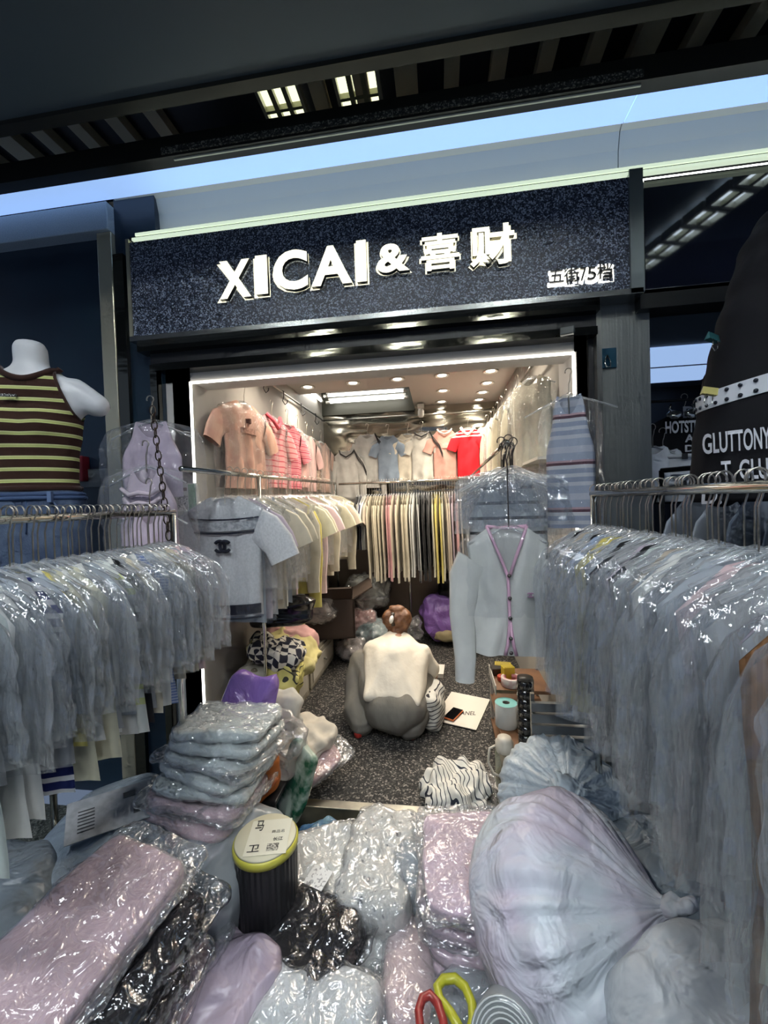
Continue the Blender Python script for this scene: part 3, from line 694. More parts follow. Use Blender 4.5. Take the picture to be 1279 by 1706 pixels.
def shoulder_stripes(s, H=.14, n=3, sl=.07, m=None, L=.2):
    mb = MB()
    for k in range(n):
        o = -.02+.018*k
        mb.tube([(s*(.09), -.030, -.006-o*.5), (s*(H-.01), -.034, -sl-.02-o), (s*(H+.05), -.036, -sl-.10-o), (s*(H+.085), -.036, -sl-.20-o)], .005, 4)
    return mb.mesh('stripes', False)
me_j = cloth(w=.30, L=.60, sleeve='long', slen=.55, seed=21, nv=18, arm=.06, th=.025); me_n = cloth(w=.25, L=.52, seed=23, nv=18, arm=.06, slen=.12, nk=.065, th=.025)
neckband = lambda r=.075, d=.05, y=-.03: MB().tube([(-r,0,.004),(-r*.75,y,-d*.55),(0,y*1.15,-d-.004),(r*.75,y,-d*.55),(r,0,.004)], .008, 6).mesh('neckband')
shown('track_jacket', 'grey long-sleeved top with black collar and black shoulder stripes, lowest in the back corner', (bk(578),4.40,2.19), R(-3), me_j, WJ, G6, 'jacket', None, prints=[('neckband', neckband(.085,.07), trim_b), ('stripes', shoulder_stripes(1), trim_b)])
shown('track_jacket', 'light grey track top with dark shoulder stripes hung above the black-collared one', (bk(611),4.47,2.37), 0, me_j, fabric((.55,.54,.51)), G6, 'jacket', None, prints=[('stripes', shoulder_stripes(1), trim_b)])
shown('tee_shirt', 'dusty blue tee among the jerseys on the back wall', (bk(646),4.44,2.34), 0, me_n, fabric((.24,.30,.38)), G6, 'tee', None)
shown('knit_tee', 'cream tee between the dusty blue tee and the white striped jersey', (bk(679),4.46,2.35), R(8), me_n, fabric((.62,.57,.47)), G6, 'tee', None)
shown('jersey', 'white jersey with black neckband and shoulder stripes on the back wall', (bk(703),4.42,2.35), R(-6), me_n, fabric((.62,.60,.54)), G6, 'jersey', None, prints=[('neckband', neckband(), trim_b), ('stripes', shoulder_stripes(1), trim_b)])
shown('knit_tee', 'salmon pink tee with white neckband on the back wall', (bk(741),4.40,2.36), 0, cloth(w=.27, L=.54, seed=24, arm=.065, slen=.13, nk=.07), fabric((.62,.34,.28)), G6, 'tee', None, prints=[('neckband', neckband(), fabric((.75,.7,.62))), ('print', band(-.2,.15,-.036,.06,0), mat('print_pale', (.68,.42,.36), .7, var=((.6,.33,.28), 60, 2)))])
REDJ = striped('red_jersey', [(0,(.62,.02,.03)),(.80,(.80,.74,.68)),(.83,(.62,.02,.03)),(.87,(.80,.74,.68)),(.90,(.62,.02,.03)),(.94,(.80,.74,.68)),(.97,(.62,.02,.03))], .5)
shown('jersey', 'bright red polo jersey with white collar and white hem stripes', (bk(779),4.34,2.36), R(-8), cloth(w=.25, L=.52, seed=25, arm=.065, slen=.12, nk=.06), REDJ, G6, 'jersey', None, prints=[('collar', MB().tube([(-.07,-.01,.0),(-.04,-.045,-.05),(0,-.045,-.09),(.04,-.045,-.05),(.07,-.01,.0)], .014, 6).mesh('collar'), fabric((.78,.74,.68)))])
shown('jersey', 'cream jersey with small dark chest emblem and dark shoulder stripes', (bk(812),4.40,2.37), 0, cloth(w=.27, L=.54, seed=26, arm=.06, slen=.12, nk=.07), fabric((.66,.62,.45)), G6, 'jersey', None,
      prints=[('stripes', shoulder_stripes(1), trim_b), ('emblem', MB().loft([[(.035+.013*cos(a)*(1+.3*cos(3*a)), -.045, -.16+.014*sin(a)*(1+.3*cos(3*a-pi/2))) for a in [2*pi*k/24 for k in range(24)]], [(.035+.013*cos(a)*(1+.3*cos(3*a)), -.040, -.16+.014*sin(a)*(1+.3*cos(3*a-pi/2))) for a in [2*pi*k/24 for k in range(24)]]]).mesh('emblem', False), trim_b)])
G7 = 'bagged cream garments on the wall by the shelf'
cov_r = cover(.40, .62, .07, .035, 81, amp=.010)
for i, (y, c, nm) in enumerate([(2.50,(.70,.66,.52),'ivory'),(2.68,(.62,.58,.44),'cream'),(2.9,(.70,.67,.56),'ivory'),(3.1,(.55,.50,.36),'buff'),(3.35,(.66,.62,.5),'cream'),(3.6,(.6,.55,.42),'buff'),(3.85,(.68,.64,.54),'ivory'),(4.1,(.6,.56,.46),'cream'),(4.32,(.52,.48,.42),'beige')]):
    shown('bagged_top', '%s bagged garment, %s from the shop front on the shelf-side wall' % (nm, nth(i+1)), (.55,y,2.31+.01*i), R(-60-3*(i % 3)), cloth(w=.32, L=.52, seed=30+i, sleeve='long' if i % 2 else None, slen=.4, nu=12, nv=12), fabric(c), G7, 'garment', cov_r)

# emblem sweater at the end of the side rail
E1 = mat('ice_white_knit', (.66,.67,.68), .9, spec=.2, var=((.58,.59,.60), 90, 2), bump=dict(scale=120, strength=.25, distance=.006, stretch=(1,1,.2)))
mm = cloth(w=.40, L=.62, seed=41, nv=22, nu=22, hem=.96, arm=.10, slen=.20)
INK = fabric((.018,.02,.035)); GREYB = mat('lace_grey', (.30,.32,.34), .9, var=((.5,.52,.54), 60, 1))
def ring_arc(cx, cz, r, a0, a1, y, t=.011):
    pts = [V3(cx+r*cos(R(a0+(a1-a0)*k/16)), y, cz+r*sin(R(a0+(a1-a0)*k/16))) for k in range(17)]
    return pts
cc = MB().tube(ring_arc(-.015,-.255,.027,215-360,145,-.048), .0085, 6).tube(ring_arc(.015,-.255,.027,35,325,-.050), .0085, 6)
shown('emblem_sweater', 'pale short-sleeved knit sweater with dark interlocked ring emblem and navy hem', (-1.10,1.97,1.66), R(4), mm, E1, None, 'sweater', cover(.50,.66,.07,.04,91,amp=.006), hookstem=HOOK,
      prints=[('band', band(-.115,.36,-.040), INK), ('lace_band', band(-.170,.36,-.041,.046), GREYB), ('band', band(-.185,.35,-.043), INK), ('emblem', cc.mesh('emblem'), INK),
              ('hem_band', band(-.605,.35,-.040,.05,.004), INK), ('hem_band', band(-.63,.345,-.038,.008,.004), INK)])
# bunch of hangers with the cardigan at the shop corner
rail('face_out_arm', 'short steel arm carrying the bunch of clear hangers at the shop corner', (.33,2.0,1.87), (.33,4.2,1.85), r=.011)
CLH = hanger_mesh(.42, .11, .007)
for k in range(9):
    t = T('clear_hanger', 'clear plastic hanger with dark hook, %s in the bunch above the cardigan' % nth(k+1), 'hanger', (.335+.012*((k*7) % 5-2), 1.99+.016*k, 1.875+.012*((k*3) % 4)-.03), (0, R((k*37) % 16-8), R((k*53) % 40-20)), 'clear hangers in the bunch')
    obj('hook', hook_mesh(.13,.02,.003), mat('dark_hook', (.12,.11,.10), .3, .9), t); obj('shoulder_bar', CLH, CLEARP, t, (0,0,-.13))
    if k % 2 == 0: obj('cover', coversC[k % 3], COVERM, t, (0,0,-.12), (0,0,0), (1,1,.55))
KN = mat('open_white_knit', (.60,.63,.64), .9, var=((.42,.45,.47), 110, 2), bump=dict(scale=160, strength=.4, distance=.01))
TS = striped('tank_stripe', [(0,(.60,.63,.64)),(.66,(.03,.035,.04)),(.86,(.60,.63,.64))], .072, offset=.42)
shown('striped_tank', 'white open-knit tank with black stripes inside the clear hanger bunch', (.325,2.02,1.70), R(-2), cloth(w=.36, L=.46, sleeve=None, tank=True, nk=.095, nd=.13, sl=.03, seed=51, back_nd=.09), TS, None, 'tank', cover(.46,.5,.1,.04,93,amp=.01), hookstem=hook_mesh(.2,.02,.003))
CARD = mat('sheer_ice_knit', (.68,.69,.65), .85, spec=.2, var=((.62,.63,.60), 8, 4), bump=dict(scale=40, strength=.2, distance=.008, stretch=(1,1,.1)))
TRIM = fabric((.74,.46,.60)); BTN = mat('dark_button', (.04,.03,.03), .3)
cd = T('cardigan', 'sheer pale blue cardigan with pink placket trim hanging at the shop corner', 'cardigan', (.30,1.90,1.47), (0,0,R(-3)))
obj('garment', cloth(w=.36, L=.58, sleeve='long', slen=.56, nk=.085, nd=.21, vneck=True, seed=52, nv=24, nu=24, th=.035, fold=.012, open_hem=.05, arm=.088), CARD, cd)
vz = [(-.088,0,.004),(-.066,-.018,-.05),(-.032,-.034,-.135),(-.004,-.044,-.215),(-.002,-.046,-.30),(-.002,-.052,-.42),(-.012,-.05,-.52),(-.024,-.046,-.57)]
obj('placket', MB().tube(vz, .0075, 6).tube([(-x,y,z) for x,y,z in vz[:4]], .0075, 6).tube([(-.088,.0,.004),(-.04,.03,-.004),(.04,.03,-.004),(.088,.0,.004)], .010, 6).tube([(.0,-.05,-.42),(.012,-.05,-.52),(.024,-.046,-.57)], .0075, 6).mesh('placket'), TRIM, cd)
for z in (-.21,-.31,-.40,-.49,-.555):
    obj('button', MB().lathe([(0,-.003),(.008,-.003),(.009,0),(.008,.003),(0,.003)], 12, (0,-.060,z), Euler((R(90),0,0)).to_matrix()).mesh('button'), BTN, cd)
obj('chest_emblem', MB().tube(ring_arc(.086,-.30,.009,215-360,145,-.040), .003, 5).tube(ring_arc(.096,-.30,.009,35,325,-.040), .003, 5).mesh('emblem'), mat('emblem_pink', (.45,.25,.38), .8), cd)
obj('hanger', hanger_mesh(.34,.07,.006), CLEARP, cd, (0,0,-.004)); obj('hook', hook_mesh(.36,.018,.0025), mat('dark_hook', (.12,.11,.10)), cd, (.01,.005,.36))
obj('cover', cover(.46,.42,.08,.05,95,amp=.01), COVERF, cd, (0,0,.02))
# knitted dress by the opening
DR = striped('dress_stripe', [(0,(.36,.40,.50)),(.16,(.55,.56,.60)),(.24,(.30,.34,.44)),(.34,(.55,.56,.6)),(.42,(.30,.34,.44)),(.52,(.60,.60,.62)),(.60,(.09,.035,.05)),(.66,(.5,.32,.34)),(.70,(.36,.40,.50)),(.86,(.50,.52,.58))], .21, offset=.12)
dr = shown('striped_dress', 'blue-grey striped knit tank dress in clear plastic by the shop opening', (.59,1.93,2.06), R(-18), cloth(w=.20, L=.60, sleeve=None, tank=True, nk=.05, nd=.09, seed=61, th=.03), DR, None, 'dress', cover(.27,.66,.07,.05,97,amp=.012), hookstem=hook_mesh(.19,.014,.0025))
obj('clip', MB().box((-.03,-.012,.265),(.03,.012,.30)).mesh('clip', False, .004), mat('dark_clip', (.05,.06,.06), .4), dr)
# lilac tops in clear covers by the post, chain
for k, (x, y, z, s) in enumerate([(-1.33,1.75,2.02,1.), (-1.31,1.68,1.80,.95), (-1.24,1.60,1.62,.95)]):
    lt = shown('lilac_top', ['lilac sleeveless top in clear plastic hung highest beside the dark post','lilac ruffled top hung in the middle of the three by the post','pale lilac top hung lowest by the rack end'][k], (x,y,z), R(8-8*k), cloth(w=.28, L=.36, sleeve=None, tank=True, nk=.07, nd=.08, seed=65+k), fabric([(.58,.48,.58),(.62,.52,.60),(.60,.50,.58)][k]), None, 'top', cover(.50,.44,.06,.05,100+k,amp=.014) if k < 2 else None, hookstem=hook_mesh(.12,.016,.003))
    if k == 1:
        rf = MB(); 
        for q in range(3): rf.tube([(-.10+.01*q,-.036,-.10-.045*q),(-.05,-.05,-.13-.045*q),(0,-.055,-.12-.045*q),(.05,-.05,-.13-.045*q),(.10-.01*q,-.036,-.10-.045*q)], .010, 6)
        obj('ruffle', rf.mesh('ruffle'), fabric((.66,.56,.62)), lt)
        obj('ribbon', MB().tube([(0,-.056,-.22),(-.02,-.058,-.27),(-.015,-.056,-.30)], .006, 5).tube([(0,-.056,-.22),(.02,-.058,-.27),(.018,-.056,-.30)], .006, 5).mesh('ribbon'), INK, lt)
lk = MB().tube([V3(.011*cos(a), 0, .021*sin(a)) for a in [2*pi*k/16 for k in range(17)]], .0028, 5, cap=False).mesh('link')
ch = T('hanging_chain', 'dark oval link chain hanging in front of the lilac tops', 'chain', P(254,684,Y=1.60))
a, b = P(254,684,Y=1.60), P(281,892,Y=1.50)
for k in range(17):
    obj('link', lk, mat('chain_bronze', (.06,.045,.035), .35, .9), ch, (b-a)*(k/16.), (0,0,R(90*(k % 2)+20)))
cd2 = T('payment_card', 'white and green payment card in plastic by the light strip', 'card', P(311,832,Y=1.98), (0,0,R(4)))
obj('card', MB().box((-.055,-.002,-.085),(.055,.002,.085)).mesh('card', False), mat('card_white', (.7,.74,.68), .3), cd2)
obj('green_block', MB().box((.012,-.0035,-.08),(.05,-.002,.08)).mesh('green', False), mat('card_green', (.18,.42,.22), .4), cd2)
obj('printed_panel', MB().box((-.048,-.0035,-.055),(.005,-.002,.02)).mesh('panel', False), mat('card_print', (.6,.6,.58), .5, var=((.1,.1,.1), 160, 1, .5, .55)), cd2)
obj('printed_line', MB().box((-.045,-.0035,.045),(.004,-.002,.062)).mesh('line', False), mat('print_brown', (.2,.1,.08)), cd2)
# ------------------------------------------------------------------ person crouching on the shop floor
SKIN = mat('skin', (.46,.27,.19), .5, var=((.42,.24,.17), 6, 3))
SHIRT = mat('cream_cotton', (.74,.68,.57), .9, spec=.2, bump=dict(scale=9, strength=.35, detail=4, distance=.02))
PANT = mat('grey_trousers', (.185,.175,.15), .85, spec=.25, var=((.15,.14,.125), 5, 3), bump=dict(scale=10, strength=.4, detail=4, distance=.02, stretch=(1,1,.4)))
HAIR = mat('auburn_hair', (.13,.05,.02), .45, var=((.22,.10,.045), 30, 3), bump=dict(scale=60, strength=.6, detail=3, distance=.01, stretch=(.3,1,1)))
pe = T('person', 'person squatting with back turned, cream tee, grey trousers, auburn hair pinned up', 'person', (-.33,2.55,.1))
O = V3(-.33,2.55,.1)
def q(x, y, z): return V3(x,y,z)-O
hipL, hipR, knL, knR = q(-.45,2.58,.30), q(-.21,2.57,.30), q(-.60,2.84,.465), q(-.16,2.82,.33)
anL, anR = q(-.545,2.57,.17), q(-.215,2.55,.17)
chest = q(-.34,2.80,.515); shL, shR = q(-.515,2.86,.535), q(-.165,2.86,.52)
elL, elR = q(-.50,3.03,.36), q(-.085,2.93,.335); haL, haR = q(-.36,3.16,.16), q(-.12,3.11,.175)
head = q(-.335,3.02,.70)
prims = [('c', q(-.33,2.60,.31), .10, chest, .10), ('c', chest, .10, q(-.34,2.88,.57), .09), ('c', shL, .06, shR, .06), ('c', q(-.34,2.90,.58), .055, q(-.335,2.97,.65), .052),
         ('e', head, (.076,.095,.105), (R(-55),0,0)), ('e', head+V3(0,.08,-.05), (.06,.05,.075), (R(-40),0,0)), ('e', head+V3(0,.135,-.055), (.014,.02,.02)),
         ('e', head+V3(-.078,.03,-.02), (.012,.02,.03)), ('e', head+V3(.078,.03,-.02), (.012,.02,.03)),
         ('c', hipL, .075, knL, .05), ('c', hipR, .075, knR, .05), ('c', knL, .058, anL, .04), ('c', knR, .058, anR, .04)]
for s_, e_, h_ in ((shL, elL, haL), (shR, elR, haR)): prims += [('c', s_, .052, e_, .040), ('c', e_, .041, h_, .026)]
for a_ in (anL, anR): prims += [('c', a_+V3(0,-.02,-.035), .032, a_+V3(0,.15,-.045), .026), ('c', a_, .036, a_+V3(0,-.02,-.04), .034)]
for h_, sg_ in ((haL, 1), (haR, -1)):
    palm = h_+V3(.0,.045,-.02); prims.append(('e', palm, (.040,.048,.015), (R(-15),0,0)))
    for i, (dx, ln) in enumerate(((-.030,.060),(-.010,.070),(.010,.066),(.030,.052))):
        b_ = palm+V3(dx,.036,0); m_ = b_+V3(dx*.15,ln*.55,-.002); e2 = m_+V3(0,ln*.42,-.020)
        prims += [('c', b_, .0085, m_, .008), ('c', m_, .008, e2, .0068)]
    th0 = palm+V3(sg_*.034,-.015,0); prims += [('c', th0, .0105, th0+V3(sg_*.026,.030,-.006), .009), ('c', th0+V3(sg_*.026,.030,-.006), .009, th0+V3(sg_*.030,.058,-.016), .0075)]
obj('body', blob(prims, .0065, 3), SKIN, pe)
for s_ in (-1, 1):
    obj('eye', MB().lathe([(0,-.009),(.007,-.006),(.0095,0),(.007,.006),(0,.009)], 10, head+V3(s_*.03,.118,-.03)).mesh('eye'), mat('eye_white', (.7,.7,.66), .2), pe)
obj('mouth', MB().tube([head+V3(-.02,.118,-.105), head+V3(0,.126,-.107), head+V3(.02,.118,-.105)], .005, 6).mesh('mouth'), mat('lip', (.4,.16,.13), .5), pe)
obj('trousers', blob([('e', q(-.325,2.555,.275), (.190,.135,.150)), ('c', q(-.42,2.60,.30), .115, knL, .080), ('c', q(-.23,2.60,.29), .11, knR, .078),
      ('c', knL, .080, q(-.585,2.64,.22), .088), ('c', knR, .078, q(-.19,2.60,.22), .082), ('c', q(-.585,2.64,.22), .088, q(-.545,2.58,.165), .085), ('c', q(-.19,2.60,.22), .082, q(-.215,2.54,.165), .080)], .008, 2, .034, 10, 4, (1,.7,.4)), PANT, pe)
obj('tee_shirt', blob([('h', [(q(-.50,2.84,.545), .060), (q(-.165,2.84,.535), .060), (q(-.475,2.50,.375), .030), (q(-.185,2.50,.345), .030), (q(-.335,2.495,.39), .03), (q(-.34,2.68,.555), .075), (q(-.46,2.68,.42), .08), (q(-.20,2.68,.40), .08), (q(-.335,2.945,.605), .060), (q(-.335,2.90,.42), .08)]),
      ('c', q(-.50,2.85,.53), .078, q(-.53,2.95,.42), .070), ('c', q(-.165,2.85,.52), .078, q(-.108,2.895,.40), .070)], .008, 3, .022, 9, 9, (1.2,.45,.8)), SHIRT, pe)
hr = obj('hair', blob([('e', head+V3(0,-.03,-.055), (.075,.075,.075)), ('c', head+V3(0,-.04,-.06), .055, head+V3(0,-.055,-.095), .04), ('e', head+V3(0,-.02,.02), (.098,.11,.10), (R(-40),0,0)), ('e', head+V3(-.058,-.06,.045), (.052,.055,.065)), ('e', head+V3(.058,-.06,.045), (.052,.055,.065)),
      ('e', head+V3(0,-.05,.10), (.06,.045,.04)), ('c', head+V3(-.07,-.05,.0), .028, head+V3(-.02,-.10,-.045), .028), ('c', head+V3(.07,-.05,.0), .028, head+V3(.02,-.10,-.045), .028)], .007, 3, .016, 26, 3, (1,.4,1)), HAIR, pe)
cl = MB().tube([head+V3(-.02,-.115,.10), head+V3(-.028,-.135,.06), head+V3(-.02,-.13,.01)], .014, 8)
obj('hair_claw', cl.mesh('claw'), mat('claw_black', (.02,.015,.012), .25), pe)
obj('claw_ornament', MB().lathe([(0,-.004),(.018,-.003),(.02,0),(0,.004)], 16, head+V3(-.03,-.150,.06), Euler((R(80),R(15),0)).to_matrix() @ Matrix.Diagonal((.8,1.5,1))).mesh('orn'), mat('ornament_white', (.75,.73,.68), .3), pe)
obj('sandal', blob([('c', anL+V3(-.015,-.045,-.052), .030, anL+V3(-.01,.14,-.052), .028)], .008, 2), mat('red_sandal', (.40,.03,.02), .5), pe)
obj('sandal', blob([('c', anR+V3(0,-.02,-.052), .028, anR+V3(0,.14,-.052), .028)], .008, 2), mat('red_sandal', (.40,.03,.02)), pe)
BWS = striped('breton_stripe', [(0,(.66,.64,.58)),(.80,(.03,.035,.05))], .026, 0, wobble=.16)
BWS2 = striped('breton_fine', [(0,(.68,.66,.60)),(.76,(.05,.05,.06))], .026, 2, wobble=.05)
def crumple(w, l, h, seed, amp=.02, n=3.2, ridge=.012, rs=9, sub=26, **k): return rblock(w, l, h, n, sub, amp, 9, seed, ridge=ridge, rscale=rs, **k)
o = obj('striped_jumper', crumple(.12,.34,.24,5,.02,3.2,.010,7), BWS2, None, (-.075,2.74,.225), (R(8),R(-8),R(-10))); tag(o, 'white top with thin black stripes bunched against the squatting person', 'top')
# things on the shop floor
pb = T('shopping_board', 'flattened white shopping bag with black lettering lying on the carpet', 'paper bag', P(768,1184,Z=.1)); ob = pb.location.copy()
cs = [P(x,y,Z=.105)-ob for x,y in ((720,1200),(793,1217),(816,1166),(752,1153))]
obj('sheet', MB().loft([[c-V3(0,0,.004) for c in cs], [c+V3(0,0,.004) for c in cs]]).mesh('sheet', False), mat('bag_paper', (.74,.70,.62), .5), pb)
obj('edge', MB().tube([cs[0]+V3(0,-.004,-.001), cs[1]+V3(0,-.004,-.001)], .005, 4).mesh('edge', False), BLACKM, pb)
def floor_text(s, a, b, c, z, m, par, org, off=.0):
    me = text_mesh(s, 1., 0., off); xs = [v.co.x for v in me.vertices]; ys = [v.co.y for v in me.vertices]
    for v in me.vertices:
        u = (v.co.x-min(xs))/(max(xs)-min(xs)); w = (v.co.y-min(ys))/(max(ys)-min(ys)); v.co.z = 0
        v.co = a+(b-a)*u+(c-a)*w-org
    return obj('lettering', me, m, par)
A0, B0, C0 = P(752,1191,Z=.1095), P(792,1191.5,Z=.1095), P(754,1184.5,Z=.1095)
floor_text('CHANEL', A0, B0, C0, .11, BLACKM, pb, ob, .01)
ph = T('phone', 'black phone in an orange case lying on the white bag', 'phone', P(755,1191,Z=.115), (0,0,R(-28)))
obj('case', MB().box((-.040,-.080,0),(.040,.080,.011)).mesh('case', False, .006, 3), mat('orange_case', (.62,.16,.05), .4), ph)
obj('screen', MB().box((-.036,-.076,.0105),(.036,.076,.0125)).mesh('screen', False, .004), mat('screen_black', (.006,.006,.007), .08), ph)
bk_ = T('notepad', 'white notepad lying on the carpet beyond the person\'s arm', 'notepad', P(722,1126,Z=.1)+V3(0,.06,0), (0,0,R(-4)))
obj('pages', MB().box((-.09,-.10,0),(.09,.10,.035)).mesh('pages', False, .003), mat('page_white', (.74,.70,.62), .6), bk_)
obj('cover', MB().box((-.092,-.102,.035),(.092,.102,.038)).mesh('cover', False), mat('page_cover', (.78,.74,.67), .5), bk_)
o = obj('striped_shirt', crumple(.34,.30,.12,8,.04,2.6,.022,11,40), BWS, None, P(762,1310,Z=.15), (0,0,R(20))); tag(o, 'crumpled white shirt with black stripes on the carpet near the threshold', 'shirt')
o = obj('plastic_sleeve', rblock(.30,.34,.03,4,18,.02,9,3,ridge=.012), COVERF, None, P(800,1318,Z=.125), (0,0,R(-20))); tag(o, 'clear plastic sleeve lying under the crumpled striped shirt', 'plastic bag')
# left cabinet bench
WOODW = mat('limed_wood', (.40,.37,.30), .6, var=((.30,.27,.21), 14, 5), bump=dict(scale=8, strength=.2, stretch=(1,.1,6)))
cb = T('drawer_bench', 'low limed-wood drawer bench along the shop side wall under heaped clothes', 'drawer unit', (-1.19,3.0,.1))
obj('carcass', MB().box((-.12,-.72,0),(.125,.82,.285)).mesh('carcass', False, .004), WOODW, cb)
for y0, y1 in ((-.68,.03),(.07,.78)):
    d = obj('drawer', MB().box((.125,y0,.035),(.140,y1,.26)).mesh('drawer', False, .004), WOODW, cb)
    obj('panel_moulding', MB().box((.140,y0+.05,.075),(.147,y1-.05,.22)).mesh('mould', False, .005), mat('limed_light', (.50,.47,.40), .6), d)
    obj('knob', MB().lathe([(0,0),(.008,0),(.006,.012),(.014,.02),(.012,.028),(0,.03)], 14, (.147,(y0+y1)/2,.15), Euler((0,R(90),0)).to_matrix()).mesh('knob'), STEEL, d)
CHECK = mat('check_knit', (.016,.016,.022), .9)
def checker(name, c1, c2, sc):
    m, t, b = nt(name); ck = N(t,'ShaderNodeTexChecker'); tc = N(t,'ShaderNodeTexCoord'); ck.inputs['Scale'].default_value = sc; ck.inputs[1].default_value = c4(c1); ck.inputs[2].default_value = c4(c2)
    nzz = N(t,'ShaderNodeTexNoise'); nzz.inputs['Scale'].default_value = 5; mx = N(t,'ShaderNodeVectorMath', operation='MULTIPLY_ADD'); mx.inputs[1].default_value = (.12,.12,.12)
    t.links.new(tc.outputs['Object'], nzz.inputs['Vector']); t.links.new(nzz.outputs['Color'], mx.inputs[0]); t.links.new(tc.outputs['Object'], mx.inputs[2])
    t.links.new(mx.outputs[0], ck.inputs[0]); t.links.new(ck.outputs[0], b.inputs['Base Color']); b.inputs['Roughness'].default_value = .9; return m
CK = checker('navy_white_check', (.014,.015,.03), (.66,.63,.56), 22)
for nm, lab, m, loc, dim, rot, sd in [
    ('knit', 'navy and white checked knit on top of the heap on the bench', CK, (-1.07,2.50,.66), (.36,.42,.13), (R(-8),R(20),R(15)), 1),
    ('knit', 'pale yellow knit folded over the bench beneath the checked one', fabric((.66,.58,.26)), (-1.07,2.62,.60), (.42,.46,.14), (R(0),R(22),R(-10)), 2),
    ('knit', 'pink knit at the back of the heap on the bench', fabric((.66,.38,.36)), (-1.12,2.85,.62), (.36,.30,.16), (0,R(15),0), 3),
    ('knit', 'yellow and black knit hanging down the bench front', striped('yellow_black', [(0,(.62,.56,.20)),(.86,(.05,.05,.04))], .07, wobble=.3), (-1.01,2.42,.47), (.20,.26,.34), (0,R(10),0), 4),
    ('knit', 'grey and buff knit lowest of the heap on the bench', striped('grey_buff', [(0,(.42,.40,.34)),(.8,(.16,.14,.10))], .09, wobble=.4), (-1.15,2.42,.50), (.26,.40,.22), (0,0,0), 5),
    ('folded_knit', 'pale folded top stacked low against the bench front', fabric((.52,.52,.44)), (-1.04,2.40,.36), (.16,.24,.20), (0,0,R(5)), 6)]:
    o = obj(nm, crumple(*dim, sd, .03, 2.8, .018, 8, 26), m, None, loc, rot); tag(o, lab, 'clothes', 'heaped knits on the bench')
bl = obj('black_bag', rblock(.42,.10,.22,4,22,.01,9,3,ridge=.02,rscale=4,stretch=(.3,1,2.2)), mat('black_gloss_film', (.006,.006,.007), .12, spec=.8), None, P(468,1015,Y=2.45), (0,0,0)); tag(bl, 'glossy black bag with rippled sheen under the side rail knits', 'bag')
db = T('cardboard_box', 'dark brown open cardboard box behind the bench against the wall', 'box', (-1.05,3.75,.50), (0,0,R(12)))
KR = mat('dark_card', (.055,.036,.026), .7)
obj('box_body', MB().box((-.22,-.28,-.1),(.22,-.265,.25)).box((-.22,.265,-.1),(.22,.28,.25)).box((-.22,-.28,-.1),(-.205,.28,.25)).box((.205,-.28,-.1),(.22,.28,.25)).box((-.22,-.28,-.1),(.22,.28,-.085)).mesh('body', False), KR, db)
obj('flap', MB().box((-.2,0,0),(.2,.012,.2)).mesh('flap', False), KR, db, (0,-.27,.25), (R(50),0,0)); obj('flap', MB().box((0,-.25,0),(.012,.25,.2)).mesh('flap', False), KR, db, (.21,0,.25), (0,R(60),0))
PK = film('pack_film', (.84,.86,.88), .05, .6, .09, 22, 1., .8, power=2.0, distance=.06, g0=.10, g1=.6)
PKC = film('pack_film_crisp', (.88,.9,.92), .05, .55, .11, 17, 1., .8, power=2.0, distance=.05, g0=.20, g1=.7)
def packet(name, label, loc, rot, dim, m, seed, group=None, cat='clothes pack', filmm=None, layers=0, over=1.06, n=7, amp=.006, ridge=.006, cover_amp=.014, tail=0., sub=22, sag=0., flap=.05):
    t = T(name, label, cat, loc, rot, group)
    obj('folded_garment', rblock(*dim, n, sub, amp, 11, seed, ridge=ridge, layers=layers, sag=sag), m, t)
    f = rblock(*dim, n, max(sub, 34), amp, 11, seed, ridge=ridge, sag=sag, shell=(.003, cover_amp, 17))
    obj('plastic_sleeve', f, filmm or PK, t)
    if flap: obj('sleeve_flap', rblock(dim[0]*1.10, dim[1]+2*flap, .014, 12, 26, .016, 12, seed+21, ridge=.010, rscale=14), filmm or PK, t, (0, flap*.5, -dim[2]*.1))
    return t
for i, (x, y, dim, c, nm) in enumerate([(612,985,(.42,.40,.30),(.46,.46,.40),'grey-white'),(596,1040,(.34,.34,.30),(.60,.34,.32),'pink'),(622,1060,(.30,.30,.26),(.26,.34,.34),'teal grey'),(592,1078,(.30,.26,.16),(.46,.40,.38),'beige'),(535,1010,(.34,.3,.2),(.55,.48,.44),'pinkish white')]):
    yy = [4.25,4.05,3.95,3.85,3.55][i]
    packet('clothes_sack', '%s clothes in a clear sack, heaped beyond the person\'s head' % nm, P(x,y,Y=yy), (0,0,R(20*i)), dim, fabric(c), 20+i, 'clear sacks of clothes at the back', 'sack', PKC, n=3, ridge=.03, amp=.03, cover_amp=.03)
PUR = mat('purple_poly', (.26,.13,.42), .28, spec=.6, bump=dict(scale=9, strength=.8, detail=4, dist=1., distance=.03))
o = obj('purple_sack', rblock(.34,.26,.46,3,30,.02,8,4,ridge=.02,rscale=7), PUR, None, P(732,1026,Y=4.30), (R(-12),R(-14),0)); tag(o, 'purple plastic sack leaning at the back of the shop', 'sack')
o = obj('tan_pouch', rblock(.24,.2,.12,3,18,.012,9,5,ridge=.008), mat('tan_bag', (.40,.32,.17), .6), None, P(741,1058,Y=4.22)+V3(0,0,.01)); tag(o, 'tan pouch under the purple sack', 'pouch')
o = obj('white_wrap', rblock(.15,.14,.18,2.6,22,.03,14,6,ridge=.03,rscale=14), PKC, None, P(690,1045,Y=4.1)); tag(o, 'small crumpled clear wrap by the purple sack', 'plastic wrap')
o = obj('black_sack', rblock(.42,.30,.62,3,24,.03,7,7,ridge=.02), mat('black_poly', (.014,.013,.013), .4), None, P(765,1000,Y=4.42)); tag(o, 'black sack standing behind the purple one', 'sack')
